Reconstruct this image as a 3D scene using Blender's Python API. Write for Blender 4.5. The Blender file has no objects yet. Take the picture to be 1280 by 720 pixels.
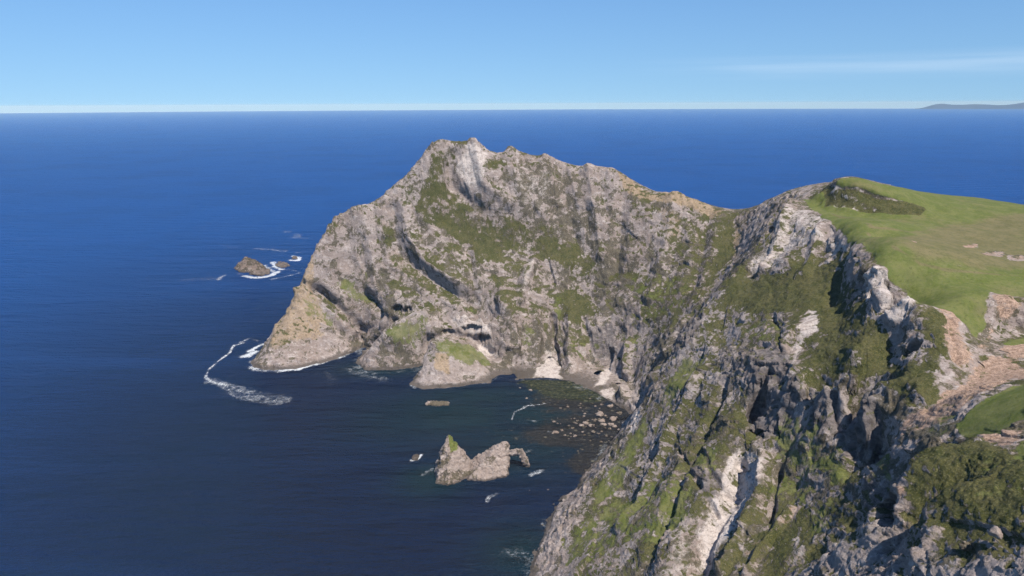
import bpy, bmesh, math, random, time
import numpy as np
from mathutils import Vector, Matrix
from concurrent.futures import ThreadPoolExecutor
T0 = time.time()
random.seed(7)
S = bpy.context.scene
COL = S.collection
F32 = np.float32

# ------------------------------------------------------------------ camera
FPX = 853.0                      # focal length of the 1280 px wide frame, in px
CAM = np.array([0.0, 0.0, 200.0])
PITCH = math.atan((360 - 130.0) / FPX)
ROLL = math.radians(0.27)
fwd = np.array([0, math.cos(PITCH), -math.sin(PITCH)])
up0 = np.array([0, math.sin(PITCH), math.cos(PITCH)])
rt0 = np.array([1.0, 0, 0])
rt = rt0 * math.cos(ROLL) - up0 * math.sin(ROLL)
up = rt0 * math.sin(ROLL) + up0 * math.cos(ROLL)
cam_d = bpy.data.cameras.new('camera')
cam_d.sensor_width = 36.0
cam_d.lens = FPX / 1280 * 36.0
cam_d.clip_start = 1.0
cam_d.clip_end = 90000
cam = bpy.data.objects.new('camera', cam_d)
COL.objects.link(cam)
cam.matrix_world = Matrix(((rt[0], up[0], -fwd[0], CAM[0]), (rt[1], up[1], -fwd[1], CAM[1]), (rt[2], up[2], -fwd[2], CAM[2]), (0, 0, 0, 1)))
S.camera = cam


def ray(u, v):
    return fwd + rt * ((u - 640) / FPX) + up * ((360 - v) / FPX)


def Pz(u, v, z=0.0):             # survey point of known height
    d = ray(u, v)
    return CAM + d * ((z - CAM[2]) / d[2])


def Py(u, v, y):                 # survey point of known northing
    d = ray(u, v)
    return CAM + d * (y / d[1])


# ------------------------------------------------------------------ noise
_rs = np.random.RandomState(11)
_PERM = _rs.permutation(256).astype(np.int32)
_PERM = np.concatenate([_PERM, _PERM, _PERM])
_G = _rs.normal(size=(256, 3)).astype(F32)
_G /= np.linalg.norm(_G, axis=1)[:, None]
_RV = _rs.uniform(-1, 1, size=(256, 4)).astype(F32)


def _perlin(p):
    i = np.floor(p).astype(np.int32)
    f = (p - i).astype(F32)
    i &= 255
    w = f * f * f * (f * (f * 6 - 15) + 10)
    out = np.zeros(len(p), F32)
    for dx in (0, 1):
        wx = w[:, 0] if dx else 1 - w[:, 0]
        hx = _PERM[i[:, 0] + dx]
        for dy in (0, 1):
            wy = w[:, 1] if dy else 1 - w[:, 1]
            hy = _PERM[hx + i[:, 1] + dy]
            for dz in (0, 1):
                wz = w[:, 2] if dz else 1 - w[:, 2]
                g = _G[_PERM[hy + i[:, 2] + dz]]
                out += wx * wy * wz * (g[:, 0] * (f[:, 0] - dx) + g[:, 1] * (f[:, 1] - dy) + g[:, 2] * (f[:, 2] - dz))
    return out * 1.5


def _facet(p):
    """Faceted blocks: each jittered cell carries its own tilted plane."""
    i = np.floor(p).astype(np.int32)
    best = np.full(len(p), 9e9, F32)
    val = np.zeros(len(p), F32)
    for dx in (-1, 0, 1):
        for dy in (-1, 0, 1):
            for dz in (-1, 0, 1):
                c = i + np.array([dx, dy, dz], np.int32)
                h = _PERM[(_PERM[(_PERM[c[:, 0] & 255] + (c[:, 1] & 255))] + (c[:, 2] & 255))]
                r = _RV[h]
                d = p - (c + 0.5 + 0.45 * r[:, :3])
                q = (d * d).sum(1)
                m = q < best
                best = np.where(m, q, best)
                val = np.where(m, r[:, 3] * 0.6 + (d * r[:, [1, 2, 0]]).sum(1) * 0.9, val)
    return val


POOL = ThreadPoolExecutor(4)


def par(fn, p):
    p = np.ascontiguousarray(p, F32)
    ch = np.array_split(p, max(1, len(p) // 60000))
    return np.concatenate(list(POOL.map(fn, ch)))


def noise(p, scale, off=0.0, stretch=(1, 1, 1)):
    return par(_perlin, p * (np.array(stretch, F32) / F32(scale)) + F32(off))


def fbm(p, scale, off=0.0, octs=3, stretch=(1, 1, 1)):
    o = 0
    a = 1.0
    for k in range(octs):
        o = o + a * noise(p, scale / 2 ** k, off + 17.3 * k, stretch)
        a *= 0.5
    return o


def facet(p, scale, off=0.0, stretch=(1, 1, 1)):
    return par(_facet, p * (np.array(stretch, F32) / F32(scale)) + F32(off))


def sstep(a, b, x):
    t = np.clip((x - a) / (b - a), 0, 1)
    return t * t * (3 - 2 * t)


def inpoly_sd(px, py, poly):
    inside = np.zeros(len(px), bool)
    dmin = np.full(len(px), 1e9, F32)
    m = len(poly)
    for i in range(m):
        x1, y1 = poly[i]
        x2, y2 = poly[(i + 1) % m]
        c = ((y1 > py) != (y2 > py))
        xi = (x2 - x1) * (py - y1) / ((y2 - y1) if abs(y2 - y1) > 1e-9 else 1e-9) + x1
        inside ^= c & (px < xi)
        ex, ey = x2 - x1, y2 - y1
        t = np.clip(((px - x1) * ex + (py - y1) * ey) / (ex * ex + ey * ey + 1e-9), 0, 1)
        dmin = np.minimum(dmin, np.hypot(px - x1 - t * ex, py - y1 - t * ey))
    return np.where(inside, dmin, -dmin)


# ------------------------------------------------------------------ survey of the coast: ridge, gully, shore and edge lines
CTRL = []


def line(pts, step=9.0):
    pts = [np.array(p, float) for p in pts]
    for a, b in zip(pts[:-1], pts[1:]):
        n = max(1, int(np.linalg.norm(b - a) / step))
        for k in range(n):
            CTRL.append(a + (b - a) * k / n)
    CTRL.append(pts[-1])


def zl(seq):
    return [Pz(u, v, z) for u, v, z in seq]


def yl(seq):
    return [Py(u, v, y) for u, v, y in seq]


# headland skyline
sky_nose = yl([(316, 453, 521), (330, 432, 528), (345, 410, 536), (362, 388, 543), (372, 366, 549), (385, 335, 561), (398, 305, 570), (410, 283, 577), (418, 270, 581)])
sky_top = yl([(418, 270, 581), (440, 262, 585), (460, 258, 588), (474, 254, 590), (482, 245, 592), (497, 232, 595), (512, 221, 598), (522, 210, 600), (530, 196, 602), (537, 186, 603), (548, 179, 604),
              (556, 182, 605), (574, 182, 607), (583, 178, 609), (591, 174, 610), (600, 180, 610), (612, 189, 609), (622, 192, 608), (632, 190, 607), (637, 185, 606), (646, 189, 605), (660, 194, 604),
              (672, 197, 603), (681, 193, 601), (690, 199, 600), (700, 204, 599), (712, 208, 597), (727, 211, 594), (735, 208, 592), (748, 211, 589), (762, 211, 585), (770, 214, 582), (780, 222, 578),
              (790, 232, 573), (802, 239, 568), (815, 243, 563), (830, 242, 559), (843, 242, 555), (858, 247, 549), (872, 253, 543), (886, 260, 536), (900, 265, 529), (910, 269, 524), (921, 272, 518)])
sky_right = yl([(921, 272, 518), (928, 268, 512), (940, 265, 500), (955, 261, 485), (960, 256, 478), (972, 252, 465), (985, 248, 455), (995, 243, 450)])
line(sky_nose, 7)
line(sky_top, 7)
line(sky_right, 7)
# headland shore (z = 0)
shore_h = zl([(u, v, 0) for u, v in [(314, 452), (316, 459), (330, 462), (350, 463), (375, 460), (400, 454), (425, 445), (445, 437), (453, 433), (456, 440), (450, 447), (447, 457), (460, 464), (490, 464), (520, 460),
                                     (527, 457), (524, 466), (514, 480), (530, 486), (560, 484), (590, 480), (610, 478), (622, 470), (640, 468), (645, 475), (668, 474), (690, 473), (705, 475), (720, 480), (740, 490), (757, 500), (770, 506), (782, 512), (792, 528)]])
line(shore_h, 6)
shore_tail = [Pz(792, 528), (78, 402, 0), (62, 378, 0), (48, 350, 0), (30, 320, 0), (16, 292, 0), (9, 268, 0), (5, 240, 0), (2, 200, 0), (6, 160, 0), (14, 120, 0), (10, 70, 0), (4, 20, 0), (0, -40, 0)]
line(shore_tail, 8)
# the hidden seaward shore behind the headland
shore_back = [Pz(314, 452), (-205, 545, 0), (-190, 590, 0), (-160, 640, 0), (-110, 690, 0), (-40, 710, 0), (30, 705, 0), (100, 690, 0), (160, 660, 0), (210, 640, 0), (280, 650, 0), (370, 640, 0), (480, 620, 0), (620, 610, 0)]
line(shore_back, 12)
SEABED = [p + np.array([0, -14, -9 - p[2]]) for p in shore_h]
for p in shore_tail[1:]:
    p = np.array(p, float)
    CTRL.append(p + np.array([-16, -3, -9]))
for p in shore_back[1:]:
    p = np.array(p, float)
    CTRL.append(p + np.array([0, 16, -9]) + (np.array([-14, 0, 0]) if p[0] < -150 else 0))
for p in [(-235, 515, -9), (-230, 490, -10), (-180, 495, -10), (-300, 600, -20), (-300, 400, -20), (-200, 380, -20), (-100, 400, -18), (-20, 420, -14), (30, 400, -8), (40, 440, -5), (-60, 200, -20), (-60, 0, -20), (-200, 750, -20), (0, 800, -20), (300, 800, -20), (600, 800, -20)]:
    CTRL.append(np.array(p, float))
# headland face
line(yl([(384, 362, 557), (400, 372, 555), (418, 386, 552), (436, 400, 550), (447, 415, 550)]), 7)          # groove behind the nose
line(yl([(376, 374, 545), (392, 392, 540), (405, 412, 535), (412, 432, 531)]), 8)
line(yl([(430, 300, 575), (440, 340, 567), (455, 370, 561), (470, 392, 552), (476, 410, 544)]), 8)
line([(-122, 541, 3), (-114, 538, 8), (-106, 535, 14), (-97, 534, 22)], 5)                     # slab buttress
line(yl([(476, 262, 586), (492, 300, 573), (505, 335, 561), (512, 362, 548)]), 8)                                       # shallow groove
line(yl([(515, 250, 588), (530, 300, 571), (545, 335, 557), (560, 360, 543), (575, 378, 532)]), 8)                      # rib
line(yl([(565, 190, 604), (560, 215, 600), (566, 240, 594), (585, 265, 584), (610, 290, 575), (650, 312, 567), (690, 335, 556), (710, 360, 544)]), 8)   # green hollow
line(yl([(590, 178, 607), (592, 205, 596), (602, 232, 586), (625, 255, 581), (660, 275, 577), (700, 295, 568), (730, 315, 560)]), 8)   # rock above the hollow
line(yl([(600, 330, 553), (620, 350, 543), (628, 375, 530), (632, 400, 517), (636, 430, 503), (640, 455, 496)]), 8)       # rib beside cave
line(yl([(545, 372, 541), (560, 385, 533), (580, 392, 525), (600, 392, 523), (615, 396, 521)]), 7)                        # lip over the caves
line(yl([(560, 402, 527), (580, 410, 527), (600, 415, 527), (614, 420, 524)]), 7)
line(yl([(480, 378, 543), (500, 382, 541), (515, 386, 538)]), 7)
line(yl([(484, 392, 538), (500, 394, 537), (515, 396, 533)]), 7)
line(zl([(532, 392, 40), (510, 403, 35), (490, 416, 28), (470, 434, 17), (454, 450, 5)]), 6)                              # first outcrop
line(yl([(540, 428, 493), (553, 428, 494), (570, 433, 491), (590, 442, 488), (604, 452, 487), (616, 463, 488)]), 5)         # second outcrop
line([(-66, 508, 8), (-60, 511, 18), (-46, 506, 14), (-34, 503, 12), (-24, 503, 9)], 5)
line(yl([(596, 432, 512), (612, 436, 510), (618, 446, 506)]), 5)
line(yl([(660, 340, 548), (665, 375, 536), (660, 410, 518), (655, 445, 503), (655, 462, 496)]), 8)                        # rib left of beach
line(yl([(690, 390, 531), (690, 420, 519), (688, 445, 510), (682, 466, 498)]), 7)                                         # beach couloir
line(yl([(712, 390, 527), (718, 420, 511), (725, 450, 495), (730, 475, 486)]), 8)
line(yl([(750, 390, 519), (752, 420, 506), (757, 450, 496), (752, 478, 488)]), 8)
line(yl([(780, 400, 503), (785, 440, 480), (778, 470, 470), (776, 495, 463)]), 8)
line(yl([(735, 230, 584), (740, 270, 570), (748, 310, 556), (752, 350, 540)]), 9)
line(yl([(790, 250, 562), (795, 300, 541), (800, 350, 520)]), 9)
line(yl([(850, 262, 541), (852, 300, 521), (845, 350, 497), (830, 395, 475), (812, 440, 455), (805, 470, 440)]), 9)
line(yl([(890, 285, 517), (885, 330, 489), (870, 365, 462)]), 9)
# gully from the saddle to the beach
line(yl([(921, 272, 518), (926, 292, 500), (918, 322, 478), (900, 352, 458), (872, 388, 438), (846, 425, 428), (824, 465, 422), (805, 500, 418), (792, 526, 412)]), 8)
# spur ridge, near side of that gully
spur = zl([(985, 248, 144), (965, 275, 132), (948, 305, 121), (925, 335, 111), (900, 365, 101), (872, 393, 90), (850, 430, 77), (828, 465, 62), (808, 500, 49), (790, 530, 38), (765, 565, 29), (740, 602, 22), (718, 635, 17), (700, 662, 12), (690, 684, 8), (683, 706, 5), (676, 730, 4)])
line(spur, 7)
# plateau
edge = zl([(1000, 250, 142), (1018, 263, 140.5), (1035, 277, 139), (1050, 291, 137.5), (1063, 302, 136.5), (1075, 318, 135), (1086, 332, 134), (1098, 345, 133), (1112, 359, 132), (1130, 371, 131), (1150, 384, 129), (1170, 394, 127), (1186, 408, 124)])
line(edge, 6)
line(zl([(1024, 238, 149), (1045, 226, 155.5), (1070, 233, 153.5), (1100, 241, 150.5), (1130, 250, 147), (1160, 262, 143)]), 7)
line(zl([(1012, 248, 142.5), (1030, 259, 140.5), (1060, 265, 140), (1085, 268, 139.5), (1110, 269, 140), (1150, 269, 140.5), (1165, 266, 141)]), 7)
line(zl([(1045, 224.5, 155), (1100, 229, 151.5), (1170, 244, 144), (1230, 248, 139), (1290, 259, 134)]), 12)
for p in zl([(1220, 300, 136), (1280, 330, 134), (1180, 300, 137), (1100, 300, 138), (1200, 350, 132), (1240, 280, 137)]):
    CTRL.append(p)
line(zl([(1210, 372, 131), (1236, 367, 131), (1262, 369, 131.5), (1290, 373, 131.5)]), 7)
line(zl([(1240, 384, 126), (1268, 386, 126), (1290, 390, 127)]), 7)
line(zl([(1215, 425, 121), (1245, 412, 121), (1275, 412, 121), (1295, 410, 122)]), 7)
for p in [(420, 470, 131), (450, 380, 134), (420, 280, 134), (330, 200, 133), (520, 560, 60), (460, 540, 90), (600, 500, 100), (600, 300, 140), (330, 555, 95), (240, 540, 110), (600, 100, 140), (400, 80, 138), (250, 60, 136), (300, -60, 138), (150, -40, 130), (600, -80, 140), (80, -40, 80), (60, 20, 70)]:
    CTRL.append(np.array(p, float))
# ravine of bare soil between the cliff and the near slope
line(zl([(1295, 428, 121), (1250, 450, 119), (1215, 470, 116), (1180, 500, 112.5), (1150, 528, 108.5), (1132, 550, 104), (1116, 580, 98), (1104, 612, 92), (1097, 645, 86), (1093, 680, 80), (1088, 725, 74)]), 6)
line(zl([(1165, 420, 124), (1185, 440, 121), (1192, 460, 118)]), 6)
line(zl([(1290, 480, 127), (1250, 492, 124), (1215, 512, 120), (1180, 535, 115), (1160, 556, 111)]), 7)
line(zl([(1290, 540, 129), (1250, 550, 126), (1215, 558, 123), (1180, 566, 120), (1150, 580, 116.5), (1130, 598, 114.5), (1124, 612, 114), (1130, 636, 111.5), (1134, 655, 109), (1146, 682, 105), (1142, 725, 97)]), 6)
line(zl([(1290, 600, 131), (1230, 610, 127), (1180, 620, 122)]), 8)
line(zl([(1290, 690, 130), (1230, 690, 124), (1180, 690, 117), (1150, 690, 112)]), 8)
line([(88, 90, 128), (70, 60, 118), (110, 60, 132), (78, 96, 119), (64, 100, 100)], 10)
# the cliff face of the mainland
line(zl([(1140, 396, 126), (1146, 420, 122), (1148, 445, 118), (1150, 470, 115), (1145, 500, 111.5)]), 6)      # rib with the dark cleft
line(zl([(1075, 345, 128), (1085, 372, 122.5), (1103, 402, 116.5), (1122, 430, 113), (1126, 455, 111.5), (1118, 480, 108.5)]), 6)
line(zl([(985, 275, 135), (990, 310, 125), (1000, 345, 117), (1015, 380, 112.5)]), 7)
line(zl([(1040, 300, 132), (1045, 335, 124), (1050, 370, 117), (1055, 410, 113), (1060, 445, 109.5), (1062, 478, 105)]), 7)
line(zl([(940, 345, 108), (950, 380, 104), (960, 410, 100), (965, 435, 97)]), 7)
line(zl([(900, 400, 92), (905, 430, 86), (900, 460, 81)]), 7)
line(zl([(985, 408, 107), (995, 440, 101), (995, 470, 97)]), 7)
line(zl([(945, 440, 96), (985, 440, 100), (1000, 476, 98), (1050, 482, 104), (1085, 488, 105.5), (1112, 500, 107)]), 6)  # top of the slate walls
line(zl([(925, 520, 76), (945, 548, 73), (985, 538, 78), (1010, 534, 79.5), (1045, 548, 79), (1065, 575, 78), (1090, 590, 80), (1110, 575, 91)]), 6)   # foot of the slate walls
line(zl([(953, 468, 92), (950, 500, 81), (944, 530, 73), (942, 560, 69)]), 5)                                        # black cleft
line(zl([(1000, 560, 76), (1010, 600, 71), (1000, 640, 66), (985, 690, 62), (980, 725, 60)]), 8)
line(zl([(1050, 600, 80), (1060, 640, 78), (1055, 680, 76), (1050, 725, 74)]), 8)
line(zl([(935, 560, 66), (925, 600, 61), (905, 640, 55), (885, 680, 49), (868, 725, 43)]), 7)                         # pale couloir
line(zl([(915, 535, 72), (895, 560, 66), (880, 600, 59), (860, 640, 53), (835, 680, 47), (820, 725, 42)]), 8)
line(zl([(960, 570, 71), (955, 610, 66), (950, 650, 61), (925, 690, 55), (905, 725, 51)]), 8)
line(zl([(860, 480, 68), (850, 530, 57), (830, 580, 46), (805, 630, 37), (780, 680, 30), (760, 725, 26)]), 9)
line(zl([(900, 500, 75), (885, 540, 66)]), 9)
line(zl([(770, 620, 27), (740, 660, 19), (720, 700, 14), (710, 730, 12)]), 9)
for p in [(60, 160, 62), (40, 160, 34), (70, 130, 84), (45, 120, 45), (40, 210, 28), (60, 185, 48), (85, 160, 78)]:
    CTRL.append(np.array(p, float))

LAND = [tuple(p[:2]) for p in shore_h] + [tuple(np.array(p)[:2]) for p in shore_tail[1:]] + [(0, -80), (900, -80), (900, 610)] + [tuple(np.array(p)[:2]) for p in shore_back[::-1]]
_c0 = np.array(CTRL)
for p in SEABED:                  # sea bed in front of the shore, clear of the next bit of land
    m_ = _c0[:, 2] > -1
    if np.linalg.norm(_c0[m_][:, :2] - p[:2], axis=1).min() > 8 and inpoly_sd(np.array([p[0]]), np.array([p[1]]), LAND)[0] < -5:
        CTRL.append(p)
C = np.array(CTRL)
# merge points that nearly coincide
_k = np.round(C[:, :2] / 2.2).astype(int)
_, _idx = np.unique(_k, axis=0, return_index=True)
C = C[np.sort(_idx)]


def kern(r):
    return -np.power(r + 1e-9, 1.12)


n = len(C)
D = np.linalg.norm(C[:, None, :2] - C[None, :, :2], axis=2)
sc = 400.0
A = np.zeros((n + 3, n + 3))
A[:n, :n] = kern(D / sc * 10) + np.eye(n) * -0.004
A[:n, n] = 1
A[:n, n + 1:] = C[:, :2] / sc
A[n:, :n] = A[:n, n:].T
W = np.linalg.solve(A, np.concatenate([C[:, 2], np.zeros(3)]))
GX0, GX1, GY0, GY1, GS = -320.0, 620.0, -80.0, 820.0, 2.5
gx = np.arange(GX0, GX1 + GS, GS)
gy = np.arange(GY0, GY1 + GS, GS)
GXm, GYm = np.meshgrid(gx, gy)
Q = np.stack([GXm.ravel(), GYm.ravel()], 1)


def rbf(q):
    r = np.sqrt(((q[:, None, :] - C[None, :, :2]) ** 2).sum(2))
    return kern(r / sc * 10) @ W[:n] + W[n] + (q / sc) @ W[n + 1:]


GZ = np.concatenate(list(POOL.map(rbf, np.array_split(Q, 120)))).reshape(GXm.shape)
print('rbf', n, time.time() - T0)


def hz(x, y):                     # base height, Catmull-Rom over the 2.5 m grid
    fx = np.clip((x - GX0) / GS, 1, len(gx) - 3.001)
    fy = np.clip((y - GY0) / GS, 1, len(gy) - 3.001)
    ix = fx.astype(int)
    iy = fy.astype(int)
    tx = fx - ix
    ty = fy - iy

    def w(t):
        return (-.5 * t + t * t - .5 * t ** 3, 1 - 2.5 * t * t + 1.5 * t ** 3, .5 * t + 2 * t * t - 1.5 * t ** 3, -.5 * t * t + .5 * t ** 3)
    wx, wy = w(tx), w(ty)
    o = 0
    for a in range(4):
        for b in range(4):
            o = o + wx[a] * wy[b] * GZ[iy + b - 1, ix + a - 1]
    return o


def cast(uv):                     # where the sight line of a survey mark meets the ground
    uv = np.atleast_2d(np.array(uv, float))
    out = np.zeros((len(uv), 3))
    t = np.arange(60, 720, 0.4)
    for k, (u, v) in enumerate(uv):
        d = ray(u, v)
        p = CAM + d * t[:, None]
        h = hz(p[:, 0], p[:, 1])
        below = np.nonzero((p[:, 2] < np.maximum(h, 0)) & (p[:, 0] < GX1) & (p[:, 1] < GY1 - 5))[0]
        if len(below):
            out[k] = p[below[0]]
        else:                     # sight line clears the crest: nearest approach to the ground
            g = np.where(p[:, 1] < 640, p[:, 2] - np.maximum(h, 0), 1e9)
            j = np.argmin(g / t)
            out[k] = p[j]
    return out


# ------------------------------------------------------------------ terrain grid: fan-shaped, finer near the cliff
th = np.concatenate([np.radians(np.arange(-31, -25, 0.25)), np.radians(np.arange(-25, 43.5, 0.055)), np.radians(np.arange(43.5, 76, 0.5))])
lr = np.concatenate([np.exp(np.arange(math.log(24), math.log(95), 0.02)), np.exp(np.arange(math.log(95), math.log(640), 0.00145)), np.exp(np.arange(math.log(640), math.log(790), 0.008))])
NT, NR = len(th), len(lr)
TH, LR = np.meshgrid(th, lr)
X = (LR * np.sin(TH)).ravel()
Y = (LR * np.cos(TH)).ravel()
Z = hz(X, Y)
ok = (Z > -7).reshape(NR, NT)
q = ok[:-1, :-1] | ok[1:, :-1] | ok[:-1, 1:] | ok[1:, 1:]
ids = np.arange(NR * NT).reshape(NR, NT)
quads = np.stack([ids[:-1, :-1][q], ids[:-1, 1:][q], ids[1:, 1:][q], ids[1:, :-1][q]], 1)
# counter-clockwise seen from above
quads = quads[:, ::-1]
used = np.zeros(NR * NT, bool)
used[quads.ravel()] = True
remap = np.cumsum(used) - 1
quads = remap[quads]
B = np.stack([X[used], Y[used], Z[used]], 1).astype(F32)
print('terrain verts', len(B), time.time() - T0)
e = 1.6
nx = (hz(B[:, 0] - e, B[:, 1]) - hz(B[:, 0] + e, B[:, 1])) / (2 * e)
ny = (hz(B[:, 0], B[:, 1] - e) - hz(B[:, 0], B[:, 1] + e)) / (2 * e)
Nrm = np.stack([nx, ny, np.ones_like(nx)], 1)
Nrm /= np.linalg.norm(Nrm, axis=1)[:, None]
Nrm = Nrm.astype(F32)

# ------------------------------------------------------------------ ground cover: patches on the ground, by polygons and strips in plan
CH = {}
NAMES = ['grass', 'heath', 'lush', 'dry', 'soil', 'orange', 'dark', 'pale']
for k in NAMES:
    CH[k] = np.zeros(len(B), F32)
w1 = noise(B, 14, 3.1)
w2 = noise(B, 5, 9.7)
w3 = noise(B, 1.9, 5.2)
WARP = (w1 * 5 + w2 * 2.4 + w3 * 1.0).astype(F32)


def poly(ch, uv, s=1.0, soft=3.0, warp=1.0, sub=False):
    P = cast(uv)[:, :2]
    lo, hi = P.min(0) - 14, P.max(0) + 14
    m = np.nonzero((B[:, 0] > lo[0]) & (B[:, 0] < hi[0]) & (B[:, 1] > lo[1]) & (B[:, 1] < hi[1]))[0]
    if not len(m):
        return
    sd = inpoly_sd(B[m, 0], B[m, 1], P) + WARP[m] * warp * 0.55
    v = (sstep(-soft, soft, sd) * s).astype(F32)
    CH[ch][m] = np.maximum(CH[ch][m] - v, 0) if sub else np.maximum(CH[ch][m], v)


def strip(ch, uv, rpx, s=1.0, warp=0.5, sub=False):
    P = cast(uv)
    R = rpx * np.linalg.norm(P - CAM, axis=1).mean() / FPX
    lo, hi = P.min(0) - 3 * R - 4, P.max(0) + 3 * R + 4
    m = np.nonzero(((B > lo) & (B < hi)).all(1))[0]
    if not len(m):
        return
    b = B[m].astype(float)
    d = np.full(len(m), 1e9)
    for a, c in zip(P[:-1], P[1:]):
        ab = c - a
        t = np.clip(((b - a) @ ab) / (ab @ ab + 1e-9), 0, 1)
        d = np.minimum(d, np.linalg.norm(b - a - t[:, None] * ab, axis=1))
    v = (sstep(1.35 * R, 0.55 * R, d + WARP[m] * warp * min(1.0, R / 5)) * s).astype(F32)
    CH[ch][m] = np.maximum(CH[ch][m] - v, 0) if sub else np.maximum(CH[ch][m], v)



# turf
poly('grass', [(1003, 250), (1024, 240), (1045, 226), (1100, 229), (1170, 244), (1230, 248), (1285, 258), (1285, 372), (1238, 366), (1236, 385), (1230, 415), (1222, 428), (1208, 408), (1192, 390), (1168, 384), (1150, 382), (1130, 368), (1112, 352), (1094, 334), (1074, 308), (1052, 290), (1036, 276), (1016, 262)], 1.0, 2.0, 0.7)
poly('dry', [(1120, 305), (1180, 280), (1285, 266), (1285, 338), (1230, 335), (1180, 330), (1150, 318)], 1.0, 8, 1.5)
for _p in ([(1200, 307), (1222, 304), (1220, 310), (1202, 311)], [(1225, 315), (1255, 312), (1250, 320), (1230, 320)], [(1262, 318), (1285, 318), (1285, 326), (1262, 325)], [(1136, 300), (1146, 303), (1144, 306)]):
    poly('grass', _p, 0.8, 1.2, 1.0, sub=True)
strip('grass', [(1150, 318), (1170, 326), (1186, 331), (1205, 334)], 1.0, 0.5, 0.5, sub=True)
strip('dry', [(1085, 292), (1120, 312), (1150, 330), (1180, 338), (1285, 345)], 3.0, 0.8, 0.8)
strip('dry', [(1040, 268), (1090, 285), (1140, 290), (1200, 280), (1285, 270)], 3.0, 0.7, 0.8)
poly('soil', [(1200, 307), (1222, 304), (1220, 310), (1202, 311)], 0.9, 1.0, 0.6)
poly('soil', [(1225, 315), (1255, 312), (1250, 320), (1230, 320)], 0.5, 1.5, 1.0)
poly('soil', [(1262, 318), (1285, 318), (1285, 326), (1262, 325)], 0.5, 1.5, 1.0)
poly('soil', [(1136, 300), (1146, 303), (1144, 306)], 0.7, 1.0, 0.6)
poly('grass', [(1285, 480), (1250, 492), (1212, 514), (1196, 535), (1212, 550), (1250, 543), (1285, 526)], 1.0, 1.5, 0.6)
poly('grass', [(1285, 548), (1264, 560), (1272, 578), (1285, 580)], 1.0, 1.2, 0.5)
poly('grass', [(1285, 418), (1262, 424), (1256, 432), (1285, 430)], 1.0, 1.2, 0.5)
poly('grass', [(1172, 520), (1200, 516), (1195, 540), (1165, 552), (1150, 548)], 0.45, 2, 1.0)
# scarp on the plateau
poly('grass', [(1028, 236), (1045, 229), (1070, 234), (1100, 243), (1165, 263), (1150, 268), (1110, 267), (1075, 264), (1030, 258)], 1.0, 1.5, 0.5, sub=True)
poly('heath', [(1012, 246), (1028, 236), (1045, 229), (1070, 234), (1100, 243), (1165, 263), (1150, 268), (1110, 267), (1075, 264), (1030, 258)], 1.0, 2, 0.5)
poly('pale', [(1036, 234), (1048, 232), (1062, 244), (1076, 263), (1058, 264), (1040, 250)], 0.9, 1.5, 0.5)
# bare soil of the ravine and slips
poly('soil', [(1285, 419), (1240, 446), (1200, 477), (1165, 512), (1128, 542), (1120, 556), (1142, 548), (1180, 526), (1215, 508), (1250, 490), (1285, 474)], 0.82, 2.5, 1.4)
poly('soil', [(1174, 376), (1186, 376), (1200, 410), (1216, 440), (1203, 470), (1180, 440), (1172, 400)], 0.72, 2.5, 1.4)
poly('soil', [(1148, 362), (1166, 365), (1166, 384), (1155, 378)], 0.85, 1.5, 0.8)
poly('soil', [(1234, 368), (1272, 376), (1272, 395), (1245, 412), (1240, 436), (1212, 446), (1222, 425), (1238, 405)], 0.72, 2.5, 1.4)
poly('soil', [(1285, 536), (1256, 546), (1228, 552), (1238, 562), (1266, 562), (1285, 550)], 0.95, 1.5, 0.8)
poly('soil', [(1195, 545), (1215, 520), (1190, 560), (1165, 580)], 0.5, 2, 1.0)
poly('soil', [(1136, 400), (1150, 395), (1158, 430), (1150, 470), (1140, 440)], 0.45, 2, 1.0)
strip('soil', [(1124, 600), (1130, 616)], 5, 0.9)
strip('soil', [(1000, 640), (960, 672), (930, 700)], 5, 0.55)
# heath
poly('heath', [(985, 345), (1000, 335), (1030, 335), (1050, 315), (1066, 350), (1080, 385), (1105, 410), (1125, 432), (1130, 455), (1160, 472), (1165, 500), (1130, 522), (1100, 490), (1060, 482), (1010, 472), (1008, 440), (1030, 415), (1020, 385), (1000, 385), (960, 400), (930, 390), (900, 372), (935, 352)], 0.95, 3, 1.2)
poly('heath', [(1152, 395), (1170, 390), (1182, 430), (1180, 470), (1160, 460)], 0.7, 2, 1.0)
poly('heath', [(1126, 600), (1150, 582), (1182, 562), (1232, 558), (1262, 566), (1285, 580), (1285, 672), (1240, 668), (1200, 676), (1165, 664), (1134, 650)], 1.0, 2, 0.8)
poly('heath', [(1134, 650), (1285, 668), (1285, 719), (1120, 719), (1130, 690)], 0.45, 2, 1.0)
poly('heath', [(1072, 600), (1096, 600), (1092, 650), (1072, 700), (1050, 690)], 0.6, 2, 1.0)
poly('heath', [(960, 690), (1000, 640), (1060, 610), (1070, 650), (1040, 690), (1020, 719), (950, 719)], 0.62, 3, 1.2)
poly('heath', [(540, 196), (556, 190), (583, 180), (566, 212), (560, 235), (575, 250), (600, 272), (640, 268), (680, 275), (700, 300), (740, 318), (750, 345), (722, 346), (690, 332), (650, 312), (620, 320), (595, 315), (570, 298), (540, 284), (520, 268), (525, 235)], 1.0, 4, 1.2)
poly('heath', [(468, 266), (488, 262), (494, 290), (488, 312), (470, 305)], 0.8, 4, 1.0)
poly('heath', [(505, 225), (525, 212), (530, 240), (520, 262), (500, 255)], 0.6, 4, 1.0)
poly('heath', [(610, 200), (632, 196), (634, 215), (606, 232), (596, 220)], 0.7, 4, 1.0)
poly('heath', [(560, 235), (600, 260), (612, 282), (590, 282), (566, 262)], 0.2, 4, 1.0)
poly('heath', [(690, 368), (722, 352), (738, 380), (722, 402), (694, 402)], 0.85, 4, 1.0)
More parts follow.
